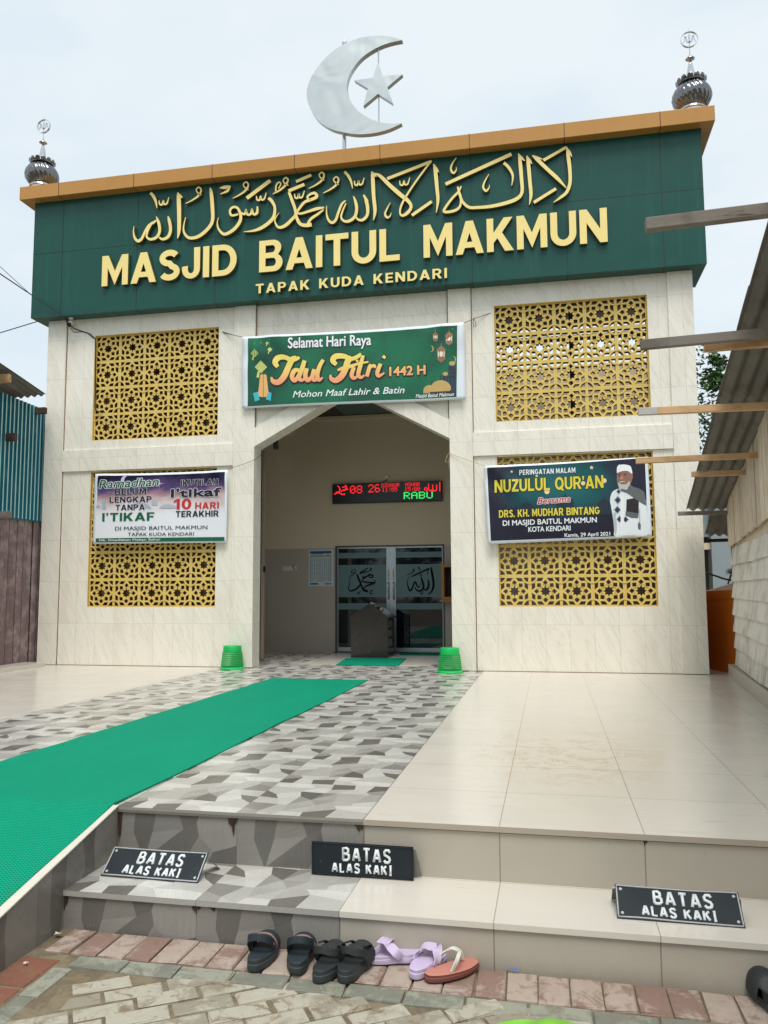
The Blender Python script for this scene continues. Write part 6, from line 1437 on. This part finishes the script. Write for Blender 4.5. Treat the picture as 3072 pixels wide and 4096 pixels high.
purlin(-5.25, (2561, 1361), (2562, 1401), (3072, 1316), (3072, 1350), WGREY)
purlin(-5.18, (2815, 1378), (2818, 1409), (3072, 1355), (3072, 1390), WTAN)
purlin(-3.9, (2553, 1632), (2553, 1663), (3072, 1604), (3072, 1644), WTAN, WPALE, .14)
purlin(-2.85, (2542, 1831), (2544, 1856), (3072, 1803), (3072, 1836), WTAN)
purlin(-2.08, (2767, 1886), (2767, 1909), (3072, 1877), (3072, 1896), WTAN)
purlin(-.40, (2712, 2046), (2712, 2063), (2969, 2040), (2969, 2056), WGREY, xr=2.95)
purlin(1.25, (2826, 2156), (2826, 2170), (2916, 2152), (2916, 2168), WDARK, xr=3.3)
WHW = NT('whitewashed_boards'); v = WHW.pos(); n1 = WHW.noise(WHW.mapv(v, scale=(1, 1.2, 14)), 2.0, 5, .65); n2 = WHW.noise(v, 3.0, 5, .65); zz = WHW.sep(v)[2]
c_ = WHW.mix(n1, srgb(234, 230, 222), srgb(218, 213, 205)); c_ = WHW.mix(WHW.math('MULTIPLY', WHW.ramp(n2, [(.46, 0), (.66, 1)]), .5), c_, srgb(148, 138, 124)); mo_ = WHW.math('MULTIPLY', WHW.ramp(zz, [(.12, 1), (.62, 0)]), WHW.ramp(WHW.noise(WHW.mapv(v, scale=(1, 7, 1.5)), 2, 5, .7), [(.40, 0), (.62, 1)])); c_ = WHW.mix(WHW.math('MULTIPLY', mo_, .6), c_, srgb(112, 112, 96)); WHW.color(c_); WHW.rough(.8); WHW.spec(.2); WHW.bump(n1, .4, .004); WHW = WHW.mat
WUP = wood('pinkish_upper_boards', srgb(224, 210, 192), srgb(210, 194, 174), srgb(196, 174, 148), (30, 30, 1.6), .4)
mb = MB()
def wav(y, k): return .004*sin(1.3*y+k*2.1)+.0025*sin(3.6*y+k)+.0015*sin(9*y+k*3)
for k_ in range(7):                                                          # lapped boards, each a little crooked
    z0 = .155+k_*.187; N_ = 40; vs = []
    for i in range(N_+1):
        y = -.36-i/N_*8.2; x = xw(y)
        for dx, z in ((-.042-.004*sin(y*3+k_), z0+wav(y, k_)), (-.012, z0+.20+wav(y, k_+1)), (.0, z0+.20+wav(y, k_+1)), (-.02, z0+wav(y, k_))): vs.append((x+dx, y, z))
    fs = [(0, 1, 2, 3)]
    for i in range(N_):
        for j in range(4): fs.append((i*4+j, i*4+(j+1) % 4, (i+1)*4+(j+1) % 4, (i+1)*4+j))
    mb.raw(vs, [f[::-1] for f in fs])
mb.build('lapped_board_wall', WHW, shed)
mb = MB(); y = -.30; k_ = 0
while y > -8.4:
    wd = rnd.uniform(.10, .16); zb_ = 1.475+.034*(-y)+rnd.uniform(-.01, .01); e_ = edge(y); zt_ = e_.z+.09
    o_ = rnd.uniform(-.006, .006); x0_, x1_ = xw(y)-.05+o_, xw(y-wd)-.05+o_
    mb.hexa([(x0_, y, zb_), (x1_, y-wd+.004, zb_), (x1_+.02, y-wd+.004, zb_), (x0_+.02, y, zb_), (x0_, y, zt_), (x1_, y-wd+.004, zt_), (x1_+.02, y-wd+.004, zt_), (x0_+.02, y, zt_)]); y -= wd
mb.build('upper_board_wall', WUP, shed)
mb = MB(); mb.box(2.905, 2.96, -.36, -.29, .14, 1.5); mb.build('corner_post', WGREY, shed, bevel=.004)
mb = MB(); mb.box(xw(-.3)+.02, 4.6, -.34, -.30, .1, 2.0); mb.build('end_wall', WGREY, shed)
mb = MB(); mb.hexa([(xw(-8.5)-.0, -8.5, -.4), (xw(-8.5)+.06, -8.5, -.4), (xw(-.36)+.06, -.36, -.4), (xw(-.36)-.0, -.36, -.4), (xw(-8.5)-.0, -8.5, edge(-8.5).z+.06), (xw(-8.5)+.06, -8.5, edge(-8.5).z+.06), (xw(-.36)+.06, -.36, edge(-.36).z+.06), (xw(-.36)-.0, -.36, edge(-.36).z+.06)]); mb.build('wall_core', WUP, shed)
mb = MB(); x = xw(-8.5)-.06
while x < 4.6: wd = rnd.uniform(.14, .2); mb.box(x, x+wd-.005, -8.56, -8.535+rnd.uniform(0, .008), -.42, edge(-8.5).z+.1); x += wd
mb.build('front_board_wall', WUP, shed)
# low kerb along the shed and the ledge on the left
mb = MB(); A_, B_ = Vector((2.845, -.163, 0)), Vector((2.145, -8.3, 0)); wv_ = Vector((.30, 0, 0)); up_ = Vector((0, 0, .141))
mb.hexa([B_, B_+wv_+Vector((.1, 0, 0)), A_+wv_, A_, B_+up_, B_+wv_+up_+Vector((.1, 0, 0)), A_+wv_+up_, A_+up_]); KERB = mat('tiled_kerb', srgb(176, 168, 154), .45, var=.12, vscale=4, coords='pos')
tag(mb.build('tiled_kerb', KERB, None, loc=(2.7, -3, 0), bevel=.004), 'low tiled kerb along the foot of the whitewashed shed', 'kerb')
mb = MB(); mb.hexa([(-6.4,-6,0),(-6.03,-6,0),(-5.975,-.176,0),(-6.4,-.176,0),(-6.4,-6,.05),(-6.03,-6,.05),(-5.975,-.176,.05),(-6.4,-.176,.05)])
tag(mb.build('tiled_ledge', FLOORT, None, loc=(-6.2, -3, 0), bevel=.003), 'low cream tiled ledge at the foot of the plank hut', 'ledge')
# hut on the left
HX = -6.30
hut = thing('plank_hut', 'hut of mauve planks with blue corrugated sheets above, left of the mosque', 'hut', (-7.2, -2, 0))
s1, s2 = at(45, 2062, 'x', HX), at(170, 2084, 'x', HX); zs1 = (s1.z+s2.z)/2; t1_, t2_ = at(0, 1570, 'x', HX), at(133, 1624, 'x', HX); ztop = t1_.z
mb = MB(); y = .35
while y > -6.5:
    wd = rnd.uniform(.13, .19); o_ = rnd.uniform(-.012, .012); mb.hexa([(HX-.02+o_, y-wd+.016, .0), (HX+o_, y-wd+.016, .0), (HX+o_, y, .0), (HX-.02+o_, y, .0), (HX-.02+o_, y-wd+.016, zs1+.03), (HX+o_, y-wd+.016, zs1+.03), (HX+o_, y, zs1+.03), (HX-.02+o_, y, zs1+.03)]); y -= wd
mb.build('plank_wall', PLANK, hut, bevel=.004)
mb = MB(); mb.box(HX-.06, HX-.035, -6.5, .35, 0, zs1+.03); mb.build('wall_backing', WDARK, hut)
mb = MB(); N_ = 84; vs = []; prof = []
for i in range(N_):
    y0 = .4-i*.083; prof += [(y0, .0), (y0-.052, .0), (y0-.058, .020), (y0-.072, .020), (y0-.078, 0)]
for yy, dx in prof: sl_ = (ztop-zs1); vs += [(HX+.02+dx, yy, zs1-.03+.01*sin(yy*2)), (HX+.02+dx, yy, ztop+(t2_.z-t1_.z)/(t2_.y-t1_.y)*(yy-t1_.y))]
mb.raw(vs, [(2*i, 2*i+1, 2*i+3, 2*i+2) for i in range(len(prof)-1)]); mb.build('blue_sheet_wall', BLUEZ, hut)
# paler strips laid on the raised ribs
RIBW = mat('pale_rib_strip', srgb(170, 208, 210), .5, metal=.2, var=.15, vscale=10); mb = MB()
for i in range(N_):
    y0 = .4-i*.083; yy = y0-.065; zt_ = ztop+(t2_.z-t1_.z)/(t2_.y-t1_.y)*(yy-t1_.y)
    mb.box(HX+.0405, HX+.0425, yy-.010, yy+.010, zs1-.02, zt_-.004)
mb.build('rib_strips', RIBW, hut)
EX = -5.98; a = at(4, 1457, 'x', EX); b = at(186, 1580, 'x', EX); d_ = (b-a)/(b.y-a.y); far = b; near = a+d_*(-6-a.y)
mb = MB(); corr(mb, near, near+Vector((-1.9, 0, -.05)), far, far+Vector((-1.9, 0, -.05)), 18, .016, (0, 0, 1), 16); o = mb.build('roof_sheet', ZINC, hut, smooth=True); s_ = o.modifiers.new('solid', 'SOLIDIFY'); s_.thickness = .004
def stub(u, v0, v1, y, m, x_in):
    a, b = at(u, v0, 'y', y), at(u, v1, 'y', y); c = (a+b)/2; mb = MB(); mb.beam((x_in, y, c.z), c, .06, (a-b).length*.95); return mb.build('timber_end', m, hut, bevel=.004)
stub(40, 1496, 1530, -1.15, WTAN, -8.2); stub(184, 1629, 1655, -.18, WDARK, -6.6); stub(65, 1732, 1764, -.80, WDARK, -6.7); stub(43, 2044, 2074, -.95, WGREY, -6.7)
# passage between the mosque and the shed
ORANGE = mat('orange_rendered_wall', srgb(178, 92, 20), .8, spec=.2, var=.1, vscale=3)
mb = MB(); mb.hexa([(2.70, 1.0, 0), (3.02, -.10, 0), (3.30, -.10, 0), (3.0, 1.0, 0), (2.70, 1.0, .965), (3.02, -.10, .995), (3.30, -.10, .995), (3.0, 1.0, .965)])
mb.hexa([(2.66, 1.15, .965-.10), (2.69, 1.0, .865), (3.015, -.105, .90), (3.29, -.09, .90), (2.66, 1.15, .97), (2.69, 1.0, .97), (3.015, -.105, 1.0), (3.29, -.09, 1.0)])
tag(mb.build('orange_wall', ORANGE, None, loc=(2.9, .4, 0)), 'low orange wall closing the passage between mosque and shed', 'wall')
mb = MB(); q = [at(2824, 2364, 'y', 1.3), at(2938, 2364, 'y', 1.3), at(2940, 2330, 'y', 1.3)]; mb.prism([[(p.x, p.z) for p in [q[0]+Vector((0, 0, -.5)), q[1]+Vector((0, 0, -.5)), q[2], q[0]]]], lambda x, z: (x, 1.3, z), (0, .06, 0), back=True)
tag(mb.build('white_slab', CREAMP, None, loc=(3, 1.3, 0)), 'pale slanted slab end standing behind the orange wall', 'slab')
bl_ = thing('back_building', 'grey-blue plastered house with dark doorway at the end of the passage', 'house', (4.2, 6.5, 0))
BLW = mat('grey_blue_plaster', srgb(140, 152, 158), .8, var=.08, vscale=2)
wa = at(2851, 2300, 'y', 6.0).x
mb = MB(); mb.box(wa, wa+4, 6.0, 9, 0, 3.0); mb.box(wa-1.5, wa, 6.15, 9, 2.0, 3.0); mb.build('wall', BLW, bl_)
mb = MB(); mb.box(wa-1.5, wa, 6.4, 6.5, 0, 2.0); mb.build('doorway', mat('dark_green_door', srgb(50, 56, 48), .7, var=.2), bl_)
mb = MB(); mb.box(wa-1.5, wa-.002, 6.1, 6.15, at(2830, 2198, 'y', 6.1).z, at(2830, 2172, 'y', 6.1).z); mb.build('lintel', CREAMP, bl_)
h0, h1_, h2 = at(2800, 2276, 'y', .9), at(2868, 2305, 'y', .8), at(2936, 2322, 'y', .7)
line('garden_hose', 'black hose crossing the passage above the orange wall', 'hose', [h0, h1_, h2], .012, CABLE, .01)
pl = thing('spiky_plant', 'small dark spiky plant on the orange wall by the shed corner', 'plant', at(2932, 2330, 'y', .5)); pp = at(2932, 2330, 'y', .5); mb = MB()
for i in range(46):
    a = rnd.uniform(0, 2*pi); L_ = rnd.uniform(.06, .12); el = rnd.uniform(-.5, 1.2); d = Vector((cos(a)*cos(el), sin(a)*cos(el), sin(el)))*L_; b0 = pp+Vector((0, 0, .13)); sd_ = d.cross(Vector((0, 0, 1))).normalized()*.006
    mb.face([b0-sd_, b0+sd_, b0+d*.6+sd_+Vector((0, 0, -.01)), b0+d+Vector((0, 0, -.03))])
mb.build('leaves', mat('dark_plant_leaf', srgb(48, 58, 54), .5, var=.3), pl)
mb = MB(); mb.tube([pp, pp+Vector((.01, 0, .13))], .012, 6); mb.tube([pp+Vector((-.06, 0, -.02)), pp+Vector((-.01, 0, .12))], .01, 6); mb.build('stem', WDARK, pl)

# ------------------------------------------------------------------ trees
LEAFM = NT('tree_leaf'); oi = LEAFM.n('NewGeometry').outputs['Random Per Island']; LEAFM.color(LEAFM.ramp(oi, [(0, srgb(24, 48, 22)), (.4, srgb(40, 72, 32)), (.75, srgb(58, 92, 42)), (1, srgb(86, 116, 58))])); LEAFM.rough(.5); LEAFM.spec(.3); LEAFM = LEAFM.mat
def crown(mb, c, rx, ry, rz, n, ls, lumps=9):
    L = [(c+Vector((rnd.gauss(0, .45)*rx, rnd.gauss(0, .45)*ry, rnd.uniform(-.8, .85)*rz)), rnd.uniform(.3, .55)) for _ in range(lumps)]
    for _ in range(n):
        lc, lr = rnd.choice(L); d = Vector((rnd.gauss(0, 1), rnd.gauss(0, 1), rnd.gauss(0, 1))).normalized()*(rnd.random()**.45)
        p = lc+Vector((d.x*rx*lr*1.3, d.y*ry*lr*1.3, d.z*rz*lr)); s_ = ls*rnd.uniform(.6, 1.3)
        a = Vector((rnd.gauss(0, 1), rnd.gauss(0, 1), rnd.gauss(0, .6))).normalized(); b = a.cross(Vector((rnd.gauss(0, 1), rnd.gauss(0, 1), rnd.gauss(0, 1)))).normalized()
        mb.face([p-a*s_, p+b*s_*.45+a*s_*.1, p+a*s_, p-b*s_*.45+a*s_*.1])
tp = at(2885, 1700, 'y', 9.0); tr = thing('broadleaf_tree', 'dark green leafy tree behind the mosque on the right', 'tree', (tp.x+.2, 9.0, 0))
mb = MB(); crown(mb, Vector((tp.x+.45, 9.2, at(2885, 1760, 'y', 9).z)), 1.35, 1.3, 2.1, 9000, .065, 18); crown(mb, Vector((at(2855, 1480, 'y', 9).x, 9.0, at(2855, 1490, 'y', 9).z)), .35, .4, .5, 900, .06, 6); mb.build('crown', LEAFM, tr)
mb = MB(); bx = tp.x+.35; mb.tube([(bx, 9.1, 0), (bx+.05, 9.1, 1.6), (bx-.02, 9.15, 3.0), (bx+.1, 9.1, 4.6)], [.16, .13, .10, .04], 10)
for a in range(5): mb.tube([(bx, 9.1, 2.2+a*.4), (bx+.5*cos(a*2.2), 9.1+.5*sin(a*2.2), 2.9+a*.45), (bx+.95*cos(a*2.2), 9.1+.9*sin(a*2.2), 3.4+a*.45)], [.06, .04, .015], 6)
mb.build('trunk', WDARK, tr, smooth=True)
# wooded far side of the road behind the viewer: seen only as reflections in glass and steel
mb = MB()
for i in range(26):
    x = -42+i*3.3+rnd.uniform(-1, 1); crown(mb, Vector((x, -58+rnd.uniform(-4, 4), 3.2)), 2.6, 2.4, rnd.uniform(3.2, 4.6), 420, .42, 9)
tag(mb.build('roadside_wood', LEAFM), 'dark wood along the far side of the road', 'wood', kind='stuff')
